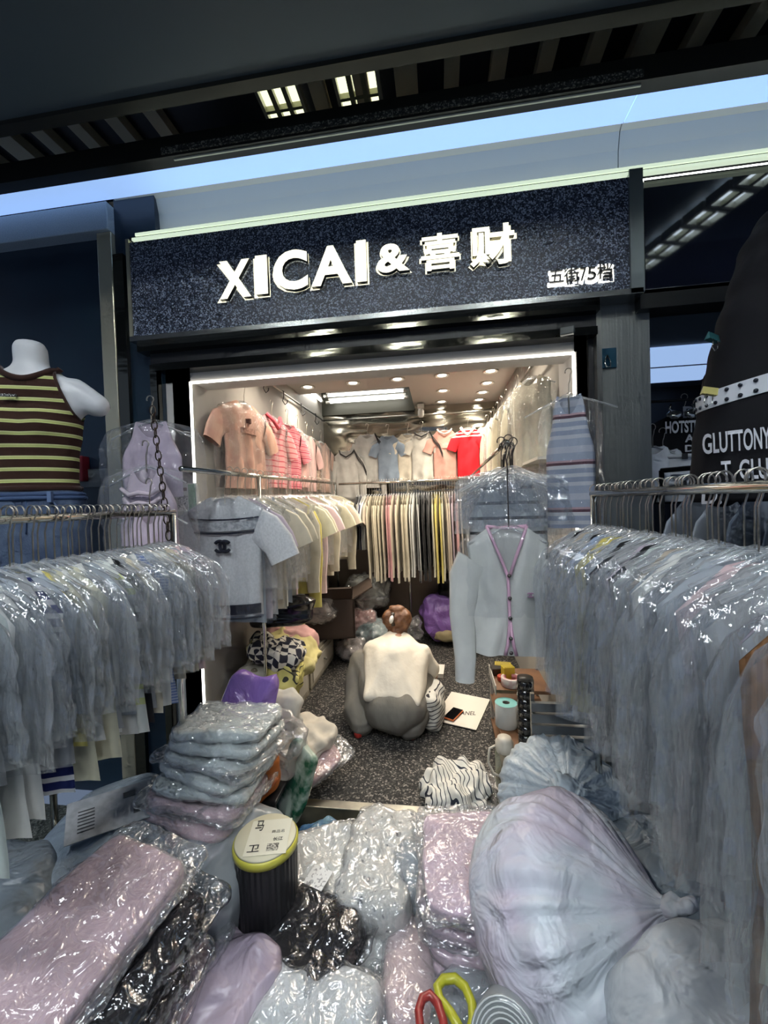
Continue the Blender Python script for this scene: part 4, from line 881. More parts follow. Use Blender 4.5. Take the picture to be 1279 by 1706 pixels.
# tub tower at the back beside the shelf cart
for i, (py, c, nm, h) in enumerate([(1058,(.30,.27,.24),'smoky clear',.13),(1030,(.40,.37,.12),'yellow-banded',.12),(1003,(.25,.23,.2),'dark clear',.12),(975,(.26,.10,.05),'brown',.13)]):
    t = T('storage_tub', '%s storage tub, %s from the floor in the tower behind the cardigan' % (nm, nth(i+1)), 'storage tub', P(775,1080-30*i,Y=3.9), (0,0,R(6*i)))
    t.location.z = .1+.135*i
    obj('tub', MB().lathe([(.0,0),(.075,0),(.085,h*.9),(.08,h*.9),(0,h*.8)], 20).mesh('tub'), mat('tub_%d' % i, c, .25), t); obj('lid', MB().lathe([(0,h*.9),(.09,h*.9),(.09,h),(0,h)], 20).mesh('lid'), mat('tub_lid', (.5,.48,.44), .3), t)
# shelf cart at the shop's other side
CW = mat('cart_wood', (.20,.10,.05), .5, var=((.14,.07,.035), 8, 4))
ct = T('shelf_cart', 'narrow brown shelf cart with small goods beside the cardigan', 'shelf', (.43,2.45,.1))
obj('upper_shelf', BX((-.13,-.02,.355),(.18,.30,.375)), CW, ct); obj('lower_shelf', BX((-.13,-.36,.02),(.18,.30,.04)), CW, ct)
obj('middle_shelf', BX((-.13,-.36,.19),(.18,.30,.205)), CW, ct)
for x, y, zt in ((-.12,-.35,.2),(-.12,.29,.375),(.17,-.35,.2),(.17,.29,.375)): obj('leg', BX((x-.008,y-.008,0),(x+.008,y+.008,zt)), mat('cart_white', (.5,.48,.44), .4), ct)
obj('cart_side', BX((-.134,-.02,.345),(-.128,.30,.40)), mat('cart_white', (.5,.48,.44)), ct)
def carton(lab, loc, d, c, rz=0, c2=None):
    t = T('carton', lab, 'carton', loc, (0,0,R(rz))); obj('carton_body', MB().box((-d[0]/2,-d[1]/2,0),(d[0]/2,d[1]/2,d[2])).mesh('c', False, .002), mat('carton_%s' % lab[:6].strip().replace(' ','_'), c, .4), t)
    obj('carton_flap', MB().box((-d[0]/2+.004,-d[1]/2+.004,d[2]),(d[0]/2-.004,d[1]/2-.004,d[2]+.002)).mesh('f', False), mat('carton_flap_%d' % int(c[1]*99), c2 or tuple(k*.6 for k in c), .4), t)
carton('yellow carton standing upright on the cart shelf', V3(.39,2.56,.476), (.07,.05,.09), (.62,.48,.03), 15)
carton('flat yellow carton at the back of the cart shelf', V3(.38,2.70,.476), (.10,.06,.05), (.58,.46,.06), -8)
carton('black carton in the corner of the cart shelf', V3(.335,2.66,.476), (.07,.08,.045), (.03,.025,.02), 5)
carton('kraft carton beside the label roll', V3(.45,2.34,.306), (.08,.07,.11), (.36,.22,.10), 20)
def spool(name, lab, loc, r, ri, h, m1, m2, rot=(0,0,0), cat='roll'):
    t = T(name, lab, cat, loc, rot)
    obj('wound_tape', MB().loft([[(rr*cos(2*pi*k/32), rr*sin(2*pi*k/32), z) for k in range(32)] for rr, z in ((ri,0),(r-.002,0),(r,.002),(r,h-.002),(r-.002,h),(ri,h),(ri,0))], cap=False).mesh('tape'), m1, t)
    obj('core', MB().loft([[(rr*cos(2*pi*k/32), rr*sin(2*pi*k/32), z) for k in range(32)] for rr, z in ((ri,.0),(ri*.88,.0),(ri*.88,h*1.002),(ri,h*1.002),(ri,0))], cap=False).mesh('core'), m2, t)
    return t
spool('packing_tape', 'pink and white printed packing tape roll on the cart shelf', V3(.40,2.50,.476), .06, .045, .05, mat('pink_tape', (.66,.46,.48), .3, var=((.75,.7,.68), 30, 1)), mat('tape_core', (.5,.2,.22), .5))
spool('tape_ring', 'small red tape ring on the cart shelf', V3(.355,2.56,.476), .03, .015, .03, mat('red_tape', (.5,.06,.03), .4), mat('tape_core', (.5,.2,.22)))
lr = spool('label_roll', 'white thermal label roll with turquoise top on the cart', V3(.345,2.36,.306), .062, .020, .13, mat('label_white', (.62,.66,.66), .5), mat('core_black', (.02,.02,.02), .6))
obj('top_sheet', MB().loft([[(rr*cos(2*pi*k/32), rr*sin(2*pi*k/32), .131) for k in range(32)] for rr in (.021,.061)], cap=False).mesh('top'), mat('turquoise', (.20,.52,.52), .5), lr)
bt = T('water_bottle', 'glass water bottle with cream lid and cord loop beside the cart', 'bottle', P(842,1318,Y=2.10)); bt.location.z = .1
GLS = film('bottle_glass', (.55,.58,.45), .16, .8, .06, 3, .05, 0, power=1.5)
obj('glass', MB().lathe([(0,.004),(.044,.004),(.048,.015),(.048,.205),(.040,.22),(.036,.22),(.044,.2),(.044,.02),(0,.012)], 28).mesh('glass'), GLS, bt)
obj('tea', MB().lathe([(0,.016),(.043,.016),(.043,.10),(0,.10)], 24).mesh('tea'), mat('tea', (.16,.12,.04), .1), bt)
obj('lid', MB().lathe([(.042,.215),(.046,.22),(.046,.262),(.036,.272),(.034,.285),(0,.287)], 28).mesh('lid'), mat('lid_cream', (.62,.58,.5), .35), bt)
obj('cord_loop', MB().tube([(-.046,0,.24),(-.075,-.01,.23),(-.085,-.01,.16),(-.06,-.02,.11),(0,-.052,.095),(.05,-.02,.10),(.065,0,.16),(.05,0,.235)], .006, 7).mesh('cord'), mat('cord_white', (.62,.58,.5)), bt)
obj('lower_band', MB().tube([(.05*cos(2*pi*k/20), .05*sin(2*pi*k/20), .03) for k in range(21)], .005, 6).mesh('band'), mat('lid_cream', (.62,.58,.5)), bt)
bp_ = T('wrapped_post', 'black film-wrapped post standing behind the tied white bag', 'post', P(877,1240,Y=2.05)); bp_.location.z = .1
obj('core', MB().tube([(0,0,0),(0,0,.62)], .038, 14).mesh('core'), mat('black_poly', (.014,.013,.013)), bp_)
for k in range(13): obj('wrap', MB().tube([(0,0,.03+.045*k),(.002,0,.07+.045*k)], [.0415,.0395], 14).mesh('wrap'), mat('black_gloss_film', (.006,.006,.007)), bp_)
wc = T('wire_crate', 'grey slatted crate behind the bagged garments at the shop corner', 'crate', (.50,1.86,0), (0,0,0))
for k in range(9): obj('slat', MB().box((-.12,-.01,.25+.05*k),(.14,.012,.288+.05*k)).mesh('slat', False), mat('crate_slat', (.13,.14,.14), .4), wc)
for x in (-.11,.13): obj('upright', BX((x-.008,.012,0),(x+.008,.03,.72)), STEEL, wc)
# ------------------------------------------------------------------ mannequin in the striped halter
def secs_at(table, z):
    for (z0, a0, b0, y0), (z1, a1, b1, y1) in zip(table, table[1:]):
        if z1 <= z <= z0 or z0 <= z <= z1:
            t = (z-z0)/(z1-z0) if z1 != z0 else 0; t = t*t*(3-2*t); return a0+(a1-a0)*t, b0+(b1-b0)*t, y0+(y1-y0)*t
    return table[-1][1:] if abs(z-table[-1][0]) < abs(z-table[0][0]) else table[0][1:]
def torso(table, z0, z1, rows, n=48, off=0., expo=2.3, keep=None, bulge=None):
    mb = MB(); vs = []; fs = []
    for i in range(rows+1):
        z = z0+(z1-z0)*i/rows; a, b, y = secs_at(table, z)
        for k in range(n):
            c, s = cos(2*pi*k/n), sin(2*pi*k/n)
            x = (a+off)*abs(c)**(2/expo)*(1 if c >= 0 else -1); yy = y+(b+off)*abs(s)**(2/expo)*(1 if s >= 0 else -1)
            if bulge: yy += bulge(x, yy, z)
            vs.append((x, yy, z))
    for i in range(rows):
        for k in range(n):
            f = (i*n+k, i*n+(k+1) % n, (i+1)*n+(k+1) % n, (i+1)*n+k)
            c = [sum(vs[j][m] for j in f)/4 for m in range(3)]
            if keep is None or keep(*c): fs.append(f)
    if keep is None: fs += [tuple(range(n)), tuple(range(rows*n, rows*n+n))]
    return mb.add(vs, fs)
def bust(x, y, z): return -.03*math.exp(-((abs(x)-.075)/.055)**2-((z-1.965)/.06)**2)*(1 if y < 0 else 0)
TB = [(2.33,.046,.044,.0),(2.30,.058,.055,.0),(2.235,.058,.058,.005),(2.215,.072,.062,.005),(2.19,.125,.068,.01),(2.155,.205,.076,.01),(2.11,.225,.084,.01),(2.06,.205,.088,.01),(2.0,.165,.092,0),(1.94,.158,.094,0),(1.84,.142,.085,0),(1.74,.138,.082,0),(1.62,.168,.098,0),(1.52,.18,.105,0),(1.3,.16,.1,0),(1.15,.15,.095,0)]
mq = T('mannequin', 'white headless mannequin in brown and lime striped halter top and blue jeans', 'mannequin', (-1.70,1.52,0), (0,0,R(22)))
MW = mat('mannequin_white', (.72,.73,.74), .35)
obj('torso_form', blob([('m', torso(TB, 2.33, 1.16, 90, 48, bulge=bust).mesh('torso')), ('c', V3(.15,.01,2.125), .062, V3(.235,.01,2.07), .05), ('c', V3(-.15,.01,2.125), .062, V3(-.235,.01,2.07), .05)], .009, 5), MW, mq)
def xl(z): return .10+(.175-.10)*min(1, max(0, (2.20-z)/.20))**1.0 if z > 2.0 else 9
HS = striped('halter_stripe', [(0,(.045,.020,.014)),(.50,(.58,.62,.24)),(.62,(.40,.44,.14)),(.68,(.62,.66,.30)),(.80,(.045,.020,.014))], .0475, offset=.1)
ht = obj('halter_top', torso(TB, 2.225, 1.70, 130, 120, .012, bulge=bust, keep=lambda x,y,z: abs(x) < xl(z) and (y > 0 or z < 2.155+5*x*x)).mesh('halter'), HS, mq)
BRN = fabric((.05,.022,.016))
def ringpts(z, off, lim=None, n=40):
    a, b, y = secs_at(TB, z); return [V3((a+off)*cos(t), y+(b+off)*sin(t), z) for t in [2*pi*k/n for k in range(n+1)]]
cl_ = []
for k in range(25):
    x = -.112+.224*k/24; z = 2.155+5*x*x; a_, b_, y_ = secs_at(TB, z); u = min(.98, abs(x)/(a_+.012)); cl_.append(V3(x, y_-(b_+.010)*(1-u**2.3)**(1/2.3), z))
obj('collar_band', MB().tube(cl_, .013, 8).mesh('collar'), BRN, ht)
obj('hem_band', MB().tube(ringpts(1.705,.010), .013, 8).mesh('hem'), BRN, ht)
for s_ in (-1, 1):
    pts = []
    for k in range(12):
        z = 2.20-.20*k/11; a, b, y = secs_at(TB, z); x = s_*xl(z+1e-4); u = min(.999, abs(x)/(a+.007)); pts.append(V3(x, y-(b+.009)*(1-u**2.3)**(1/2.3)-.004, z))
    obj('armhole_trim', MB().tube(pts, .006, 6).mesh('trim'), BRN, ht)
obj('brand_tab', MB().box((-.055,-.118,2.07),(.0,-.108,2.08)).mesh('tab', False), mat('tab_black', (.02,.02,.02), .6, var=((.6,.6,.6), 220, 1, .55, .6)), ht)
DEN = mat('denim', (.045,.07,.13), .85, var=((.085,.12,.19), 16, 4), bump=dict(scale=260, strength=.3, distance=.004))
jn = obj('jeans', torso(TB, 1.70, 1.16, 50, 64, .010).mesh('jeans'), DEN, mq)
obj('waistband', MB().tube(ringpts(1.665,.014), .010, 6).tube(ringpts(1.68,.013), .010, 6).mesh('waist'), mat('denim_dark', (.045,.08,.17), .85), jn)
for x in (-.10, .095): obj('belt_loop', MB().box((x-.008,-.118,1.645),(x+.008,-.098,1.69)).mesh('loop', False, .002), mat('denim_light', (.12,.18,.32), .85), jn)
obj('fly_seam', MB().tube([(.01,-.103,1.66),(.012,-.112,1.60),(.012,-.120,1.52)], .003, 5).mesh('seam'), mat('denim_dark', (.045,.08,.17)), jn)
obj('pocket_seam', MB().tube([(.10,-.098,1.65),(.125,-.094,1.60),(.165,-.06,1.58)], .003, 5).mesh('seam'), mat('denim_light', (.12,.18,.32)), jn)
obj('stand_pole', MB().tube([(0,0,.02),(0,0,1.2)], .014, 10).mesh('pole'), CHROME, mq); obj('stand_base', MB().lathe([(0,0),(.16,0),(.16,.012),(.02,.03),(0,.03)], 28).mesh('base'), CHROME, mq)

# ------------------------------------------------------------------ black hoodie figure and goods of the neighbour
TN = [(2.44,.03,.04,.03),(2.40,.075,.08,.03),(2.32,.115,.11,.02),(2.20,.15,.12,.01),(2.10,.185,.115,0),(2.0,.205,.115,0),(1.92,.215,.115,0),(1.84,.235,.125,0),(1.74,.25,.13,0),(1.62,.255,.135,0),(1.56,.25,.13,0)]
BLK = mat('black_jersey', (.006,.006,.008), .8, spec=.2, bump=dict(scale=7, strength=.4, distance=.02))
NX, NY = 1.03, 1.33
hd = T('hoodie_figure', 'black hooded figure with white lettering and a white studded belt by the dark glass sign', 'mannequin', (NX,NY,0), (0,0,R(-12)))
obj('hooded_top', torso(TN, 2.44, 1.57, 60, 40, bulge=lambda x,y,z: .012*nz((x,y,z),8,2)).mesh('hoodie'), BLK, hd)
obj('sleeve', blob([('c', V3(-.15,.03,1.95), .06, V3(-.19,.03,1.66), .055), ('c', V3(-.19,.03,1.66), .055, V3(-.18,.0,1.60), .05)], .012, 4, .012, 12), BLK, hd)
obj('sleeve', blob([('c', V3(.17,0,1.95), .07, V3(.22,-.02,1.66), .062), ('c', V3(.22,-.02,1.66), .062, V3(.20,-.03,1.60), .05)], .012, 4, .012, 12), BLK, hd)
obj('stand_pole', MB().tube([(.06,.02,.02),(.06,.02,1.6)], .014, 10).mesh('pole'), BLACKM, hd); obj('stand_base', MB().lathe([(0,0),(.15,0),(.15,.012),(.02,.03),(0,.03)], 28, (.06,.02,0)).mesh('base'), BLACKM, hd)
LETW = mat('print_white', (.55,.56,.60), .7)
def wrap_text(s, x0, x1, z0, z1, par, off=.008, m=LETW, tab=TN, bold=0., drop=0.):
    me = text_mesh(s, 1., 0., bold)
    bm = bmesh.new(); bm.from_mesh(me); bmesh.ops.triangulate(bm, faces=bm.faces)
    bmesh.ops.subdivide_edges(bm, edges=[e for e in bm.edges if e.calc_length() > .3], cuts=2); bm.to_mesh(me); bm.free()
    xs = [v.co.x for v in me.vertices]; ys = [v.co.y for v in me.vertices]; a0, a1, b0, b1 = min(xs), max(xs), min(ys), max(ys)
    for v in me.vertices:
        x = x0+(v.co.x-a0)/(a1-a0)*(x1-x0); z = z0+(v.co.y-b0)/(b1-b0)*(z1-z0) - drop*abs(x)
        a, b, y = secs_at(tab, z); u = min(.985, abs(x)/(a+off)); v.co = V3(x, y-(b+off+.012)*(1-u**2.3)**(1/2.3), z)
    return obj('lettering', me, m, par)
wrap_text('GLUTTONY. WITH', -.245, -.05, 1.712, 1.772, hd, bold=.02); wrap_text('T. GLUTT', -.215, -.09, 1.632, 1.688, hd, bold=.02); wrap_text('D.', -.25, -.215, 1.565, 1.615, hd, off=.012, bold=.02); wrap_text('LUST', -.06, .02, 1.862, 1.89, hd, bold=.01)
bt_ = []
for k in range(41):
    t = 2*pi*k/40; bt_.append(V3(.232*cos(t), .135*sin(t), 1.915+.03*cos(t*1.)*-0 - .045*abs(cos(t))))
mbb = MB().loft([[p+V3(0,0,-.024), p+V3(0,0,.024), p*1.0+V3(cos(2*pi*i/40)*.006, sin(2*pi*i/40)*.006, .024), p+V3(cos(2*pi*i/40)*.006, sin(2*pi*i/40)*.006, -.024)] for i, p in enumerate(bt_)], cap=False)
be = obj('belt', mbb.mesh('belt', False), mat('belt_white', (.60,.62,.66), .5), hd)
stud = MB().lathe([(0,.004),(.005,.003),(.006,0),(0,-.002)], 8).mesh('stud')
for i, p in enumerate(bt_[:-1]):
    for dz in (-.014,.014):
        if sin(2*pi*i/40) < .3: obj('stud', stud, mat('stud_dark', (.03,.035,.05), .3, .8), be, p+V3(cos(2*pi*i/40)*.008, sin(2*pi*i/40)*.008, dz), (R(90),0,2*pi*i/40+pi/2))
def clip(lab, loc, c, rz=0):
    t = T('binder_clip', lab, 'binder clip', loc, (0,R(15),R(rz)))
    t.scale = (.62,.62,.62)
    obj('clip_body', MB().loft([[(-.03,-.014,.0),(.03,-.014,0),(.03,.014,0),(-.03,.014,0)], [(-.03,-.002,.035),(.03,-.002,.035),(.03,.002,.035),(-.03,.002,.035)]]).mesh('body', False), mat('clip_'+lab[:4].strip(), c, .35, .4), t)
    obj('wire_arm', MB().tube([(-.012,-.015,.0),(-.016,-.02,-.04),(0,-.022,-.055),(.016,-.02,-.04),(.012,-.015,.0)], .002, 5).mesh('arm'), CHROME, t)
clip('teal binder clip on the black hoodie figure', P(1186,568,Y=1.29), (.02,.10,.11), 20); clip('gold binder clip on the studded belt', P(1180,658,Y=1.27), (.40,.36,.12), -10)
a_ = P(1140,690,Y=2.6); rail('clothes_rail', 'thin black rail holding the cross-lettered tee in the neighbouring shop', (.97,2.6,a_.z+.083), (2.4,2.6,a_.z+.083), r=.008, m=BLACKM)
nb = shown('printed_tee', 'black tee with white cross lettering in the neighbouring shop', P(1140,690,Y=2.6), 0, cloth(w=.44, L=.52, seed=70), BLK, None, 'tee', None, prints=[('lettering', printed('HOTSTUFF', -.13,.10,-.115,-.045,-.05,.03), LETW), ('lettering', printed('B', -.035,.025,-.03,.035,-.05,.03), LETW), ('lettering', printed('A', -.028,.022,-.17,-.125,-.05,.03), LETW), ('lettering', printed('D', -.028,.022,-.225,-.185,-.05,.03), LETW)])
t = T('headphones', 'silver headphones with two oval cups hung above the black cross tee', 'headphones', P(1137,690,Y=2.54))
for s_ in (-1, 1): obj('ear_cup', MB().lathe([(0,-.014),(.028,-.012),(.034,0),(.028,.012),(0,.014)], 20, (s_*.045,0,0), Euler((R(80),0,R(s_*15))).to_matrix() @ Matrix.Diagonal((1.1,.8,1))).mesh('cup'), mat('silver', (.55,.55,.52), .2, .9), t)
obj('headband', MB().tube([(-.045,0,.0),(-.07,0,.035),(-.06,0,.06)], .005, 6).tube([(.045,0,0),(.06,0,.03),(.05,0,.055)], .005, 6).mesh('band'), mat('silver', (.55,.55,.52)), t)
rail('clothes_rail', 'slanting black rail with white and black tops behind the pillar rack', (1.12,2.23,1.718), (1.70,1.27,1.718), posts=[(1.12,2.23,1.718)], m=BLACKM)
rail('clothes_rail', 'black rail with white skirts in the neighbouring shop', (1.0,2.45,1.80), (2.3,2.45,1.80), m=BLACKM)
for k, (px, lab) in enumerate([(1087,'white cropped tee at the pillar end of the neighbour\'s rail'),(1104,'white puff-sleeve tee second on the neighbour\'s rail')]):
    shown('cropped_tee', lab, P(px,742+6*k,Y=2.42+.06*k), R(10-20*k), cloth(w=.22,L=.24,seed=72+k,arm=.05,slen=.1), fabric((.62,.66,.72)), None, 'tee', None)
for k, px in enumerate((1133,1131)):
    o = T('white_skirt', ['short white belted skirt under the black cross tee','second white skirt hung below the belted one'][k], 'skirt', P(px,757+45*k,Y=2.43-.02*k))
    obj('skirt_body', MB().loft([[(a*cos(t), .03*sin(t), z) for t in [2*pi*j/24 for j in range(24)]] for a, z in ((.085,0),(.09,-.03),(.105,-.07),(.12,-.11))], cap=False).mesh('skirt'), fabric((.62,.66,.70)), o)
    obj('belt', MB().tube([(.088*cos(t), .033*sin(t), -.015) for t in [2*pi*j/24 for j in range(25)]], .007, 6).mesh('belt'), mat('skirt_belt', (.4,.42,.45), .5), o); obj('buckle', MB().box((-.014,-.046,-.03),(.014,-.038,0)).mesh('b', False, .003), BLACKM, o)
for k in range(7):
    c = [(.55,.60,.68),(.60,.64,.70),(.5,.56,.66),(.58,.62,.68),(.03,.03,.04),(.05,.01,.02),(.02,.02,.03)][k]
    rack_item(1.20+.06*k, 2.1-.10*k, 1.73, WHITE if k < 4 else BLACK, 'tee', .55, '%s top hung behind the pillar rack hooks, %s from the pillar' % (['white','white','pale blue','white','black','wine','black'][k], nth(k+1)), 'tops hung in the neighbouring shop', None, R(38), m=fabric(c))
bh = shown('printed_hoodie', 'black top with white vertical lettering behind the rack hooks near the hoodie figure', (.93,1.06,1.52), R(-20), cloth(w=.30,L=.5,seed=79), BLK, None, 'top', None)
me = printed('CHACHO', -.2,0,-.03,.03,-.04,.01)
lt = obj('lettering', me, LETW, bh, (0,-.006,-.06), (0,R(-90),0))

# ------------------------------------------------------------------ the pile in the aisle
POLY = lambda nm, c, c2, **k: mat(nm, c, .34, spec=.5, var=(c2, 4, 4), bump=dict(scale=k.get('s',9), strength=.8, detail=3, dist=.6, distance=.05))
GREYP = POLY('grey_poly', (.27,.32,.36), (.20,.24,.28)); BLUEP = POLY('iceblue_poly', (.52,.60,.66), (.42,.49,.55)); WHITEB = POLY('white_poly', (.56,.60,.63), (.46,.49,.52))
LILP = POLY('lilac_poly', (.44,.37,.44), (.36,.30,.37)); PINKW = POLY('pinkish_poly', (.64,.70,.75), (.58,.53,.62))
PINKF = fabric((.74,.54,.58), 'blush_knit'); PINKF2 = fabric((.74,.56,.64), 'lilac_pink_knit'); MINTF = fabric((.68,.75,.73), 'mint_white_knit'); WHF = fabric((.72,.72,.68), 'off_white_knit'); GRF = fabric((.38,.41,.43), 'grey_knit')
def tied_bag(r, h, seed, squash=(1,1), rows=60, n=130, ridge=.10, neck=.10, tail=.10):
    """plastic bag gathered into a knot: creases run out from the knot and die away over the belly"""
    secs = []
    for i in range(rows+1):
        t = i/rows; th = t*pi
        prof = sin(th)**.62*r; z = -cos(th)*h/2
        if t > .62: k = (t-.62)/.38; prof = prof*(1-k**1.5)+r*neck*k**1.5; z += .10*h*k**3
        ring = []
        for j in range(n):
            a = 2*pi*j/n; f = max(0, (t-.35)/.65)**1.3
            cr = (1-abs(noise.noise(V3(cos(a)*6.5, sin(a)*6.5, seed*3.1+t*.35)))*2.6)*ridge*f + .05*noise.noise(V3(cos(a)*1.6, sin(a)*1.6, t*3+seed)) + .025*noise.noise(V3(cos(a)*5, sin(a)*5, t*8+seed))
            rr = prof*(1+cr); ring.append((rr*cos(a)*squash[0], rr*sin(a)*squash[1], z))
        secs.append(ring)
    return MB().loft(secs).mesh('bag')
def knot_mesh(s, seed):
    k = blob([('e', V3(0,0,0), (s,s*.8,s*.8)), ('c', V3(-s*.6,0,s*.2), s*.45, V3(s*.7,s*.3,s*.5), s*.4), ('c', V3(0,0,s*.5), s*.35, V3(-s*.6,s*.4,s*1.9), s*.55), ('c', V3(0,0,s*.5), s*.35, V3(s*.8,-s*.3,s*1.7), s*.5)], s*.16, 2, s*.35, 1.2/s*.9, seed)
    return k
def sack(lab, loc, rot, r, h, m, seed, knot=.03, sq=(1,1), ridge=.10, neck=.10):
    t = T('tied_sack', lab, 'sack', loc, rot)
    obj('bag', tied_bag(r, h, seed, sq, ridge=ridge, neck=neck), m, t)
    if knot: obj('knot', knot_mesh(knot, seed), m, t, (0,0,h*.5+.10*h+knot*.3))
    return t
# bags by the steel pillar rack
def aim(x, y, z): return V3(x,y,z).normalized().to_track_quat('Z', 'Y').to_euler()
sack('big tied ice-blue sack of clothes under the rack by the steel pillar', (.36,1.28,.32), aim(.70,-.42,.55), .31, .50, PINKW, 1, .030, (1,1), .26, .07)
sack('ice-blue sack with ring creases standing behind the big tied sack', (.47,1.78,.30), aim(-.1,-.75,.65), .25, .50, BLUEP, 2, 0, (1,1), .24, .25)
o = obj('plastic_bag', rblock(.42,.36,.40,2.6,34,.03,6,3,ridge=.03,rscale=5,stretch=(1,1,.5)), WHITEB, None, (.58,.98,.32), (R(10),R(-20),R(30))); tag(o, 'smooth white bag in front of the tied sack at the rack foot', 'bag')
o = obj('plastic_bag', rblock(.34,.50,.30,2.6,30,.03,6,4,ridge=.02,rscale=6), GREYP, None, (.72,1.45,.25), (0,0,R(10))); tag(o, 'grey bag deep under the pillar rack behind the sacks', 'bag')
o = obj('plastic_bag', rblock(.16,.34,.26,3,28,.02,9,5,ridge=.02,rscale=9), mat('pink_print_poly', (.58,.48,.50), .35, var=((.45,.06,.14), 22, 2, .60, .63), bump=dict(scale=9, strength=.6, distance=.02)), None, (.21,1.20,.13), (R(8),R(-14),R(6))); tag(o, 'pink bag with red print squeezed beside the tied sack', 'bag')
# stack of lilac-pink packs
for i in range(6):
    packet('clothes_pack', 'lilac-pink knit folded in clear plastic, %s from the top of the stack before the threshold' % nth(6-i), (.085+.006*((i*5) % 4), 1.46-.008*((i*3) % 4), .055+.053*i), (R(2),R(1.5-(i % 3)),R(4*((i*7) % 4)-8)), (.37,.40,.052), PINKF2, 60+i, 'lilac-pink packs before the threshold', filmm=PKC, n=5, amp=.008, ridge=.005, cover_amp=.012, over=1.05, flap=.03 if i in (1, 3, 5) else 0)
packet('clothes_pack', 'grey knit in clear plastic before the lilac-pink stack', (.10,1.14,.09), (R(4),0,R(-8)), (.36,.22,.12), GRF, 70, None, filmm=PKC, n=3.5, amp=.012)
packet('clothes_pack', 'white and navy striped top in plastic under the scissors', (.02,1.02,.06), (R(2),0,R(12)), (.38,.26,.10), striped('navy_bar', [(0,(.60,.63,.66)),(.6,(.06,.08,.16))], .05, 0), 71, None, filmm=PKC, n=4)
packet('clothes_pack', 'pale pink top in clear plastic between the white heap and the lilac-pink stack', (-.135,1.23,.10), (R(3),R(8),R(8)), (.16,.36,.12), fabric((.68,.52,.52)), 72, None, filmm=PKC, n=3)
# white heap
INKP = mat('ink_print_knit', (.62,.61,.57), .9, var=((.16,.16,.17), 34, 5, .60, .70))
for i, (lab, loc, rot, d, m) in enumerate([
    ('off-white knit in clear plastic with paper slip, nearest the lidded bin', (-.48,1.50,.12), (R(6),R(-6),R(14)), (.28,.40,.18), WHF),
    ('off-white knit with dark graphic in plastic, middle of the white heap', (-.27,1.52,.17), (R(8),R(4),R(-4)), (.26,.42,.20), INKP),
    ('grey striped knit in plastic tucked beside the lilac-pink stack', (-.12,1.56,.16), (R(4),R(10),R(-6)), (.18,.34,.20), GRF),
    ('off-white knit lying lowest in the white heap', (-.33,1.36,.07), (R(3),0,R(20)), (.34,.26,.12), WHF)]):
    packet('clothes_pack', lab, loc, rot, d, m, 80+i, 'packs of the white heap', filmm=PKC, n=5, amp=.014, ridge=.010, cover_amp=.016, sub=30)
sl = obj('paper_slip', MB().box((-.045,-.035,0),(.045,.035,.002)), mat('slip', (.66,.66,.64), .6, var=((.3,.3,.3), 90, 1, .6, .63)), None, P(530,1462,Z=.222), (R(12),R(-8),R(-25))); tag(sl, 'white paper slip with print lying on the white heap by the bin', 'paper slip')
o = obj('blue_pouch', rblock(.20,.14,.10,3,24,.02,12,6,ridge=.02,rscale=12), mat('blue_poly', (.05,.12,.24), .2, var=((.16,.28,.36), 12, 3), bump=dict(scale=14, strength=.8, distance=.03)), None, P(535,1400,Z=.08), (0,0,R(20))); tag(o, 'shiny blue plastic pouch by the threshold', 'pouch')
BKP = film('black_pack_film', (.04,.038,.045), .10, .6, .10, 16, 1., .8, power=1.8, distance=.028, g0=.14, g1=.7)
packet('black_pack', 'black folded garment in shiny plastic lying before the lidded bin', (-.50,1.27,.13), (R(14),R(-8),R(-28)), (.40,.29,.12), mat('black_knit', (.010,.009,.011), .8), 90, None, filmm=BKP, n=5, amp=.006, ridge=.006, cover_amp=.010)
packet('clothes_pack', 'white folded garments in clear plastic nearest the onlooker', (-.40,1.05,.10), (R(6),R(-5),R(-6)), (.38,.30,.16), fabric((.66,.69,.70)), 91, None, filmm=PKC, n=5, amp=.008, ridge=.008, cover_amp=.014)
packet('clothes_pack', 'pale grey crumpled pack between the black pack and the striped one', (-.17,1.02,.07), (R(2),R(5),R(10)), (.26,.30,.12), fabric((.52,.56,.60)), 92, None, filmm=PKC, n=3, amp=.02, ridge=.015, cover_amp=.02)
# scissors
sc_ = T('scissors', 'large scissors with one red and one yellow-green loop handle on the packs', 'scissors', P(752,1700,Z=.22))
YG = mat('yellow_green_handle', (.42,.42,.03), .35); RD = mat('red_handle', (.30,.035,.03), .35)
o0 = sc_.location.copy()
def loop(pxs, z0, z1): return [P(x, y, Z=z0+(z1-z0)*k/(len(pxs)-1))-o0 for k, (x, y) in enumerate(pxs)]
obj('yellow_handle', MB().tube(loop([(770,1722),(752,1690),(732,1665),(728,1645),(738,1632),(758,1630),(775,1645),(786,1672),(788,1700),(780,1730)], .22, .22), .0125, 10).mesh('h'), YG, sc_)
obj('red_handle', MB().tube(loop([(742,1728),(738,1700),(729,1672),(716,1657),(703,1664),(697,1685),(700,1712),(708,1735)], .24, .24), .0115, 10).mesh('h'), RD, sc_)
obj('blade', MB().box((-.010,-.20,-.004),(.010,-.02,-.001)).mesh('blade', False), CHROME, sc_, (.015,.0,0), (0,0,R(10))); obj('blade', MB().box((-.010,-.20,-.001),(.010,-.02,.003)).mesh('blade', False), CHROME, sc_, (-.005,0,0), (0,0,R(-4)))
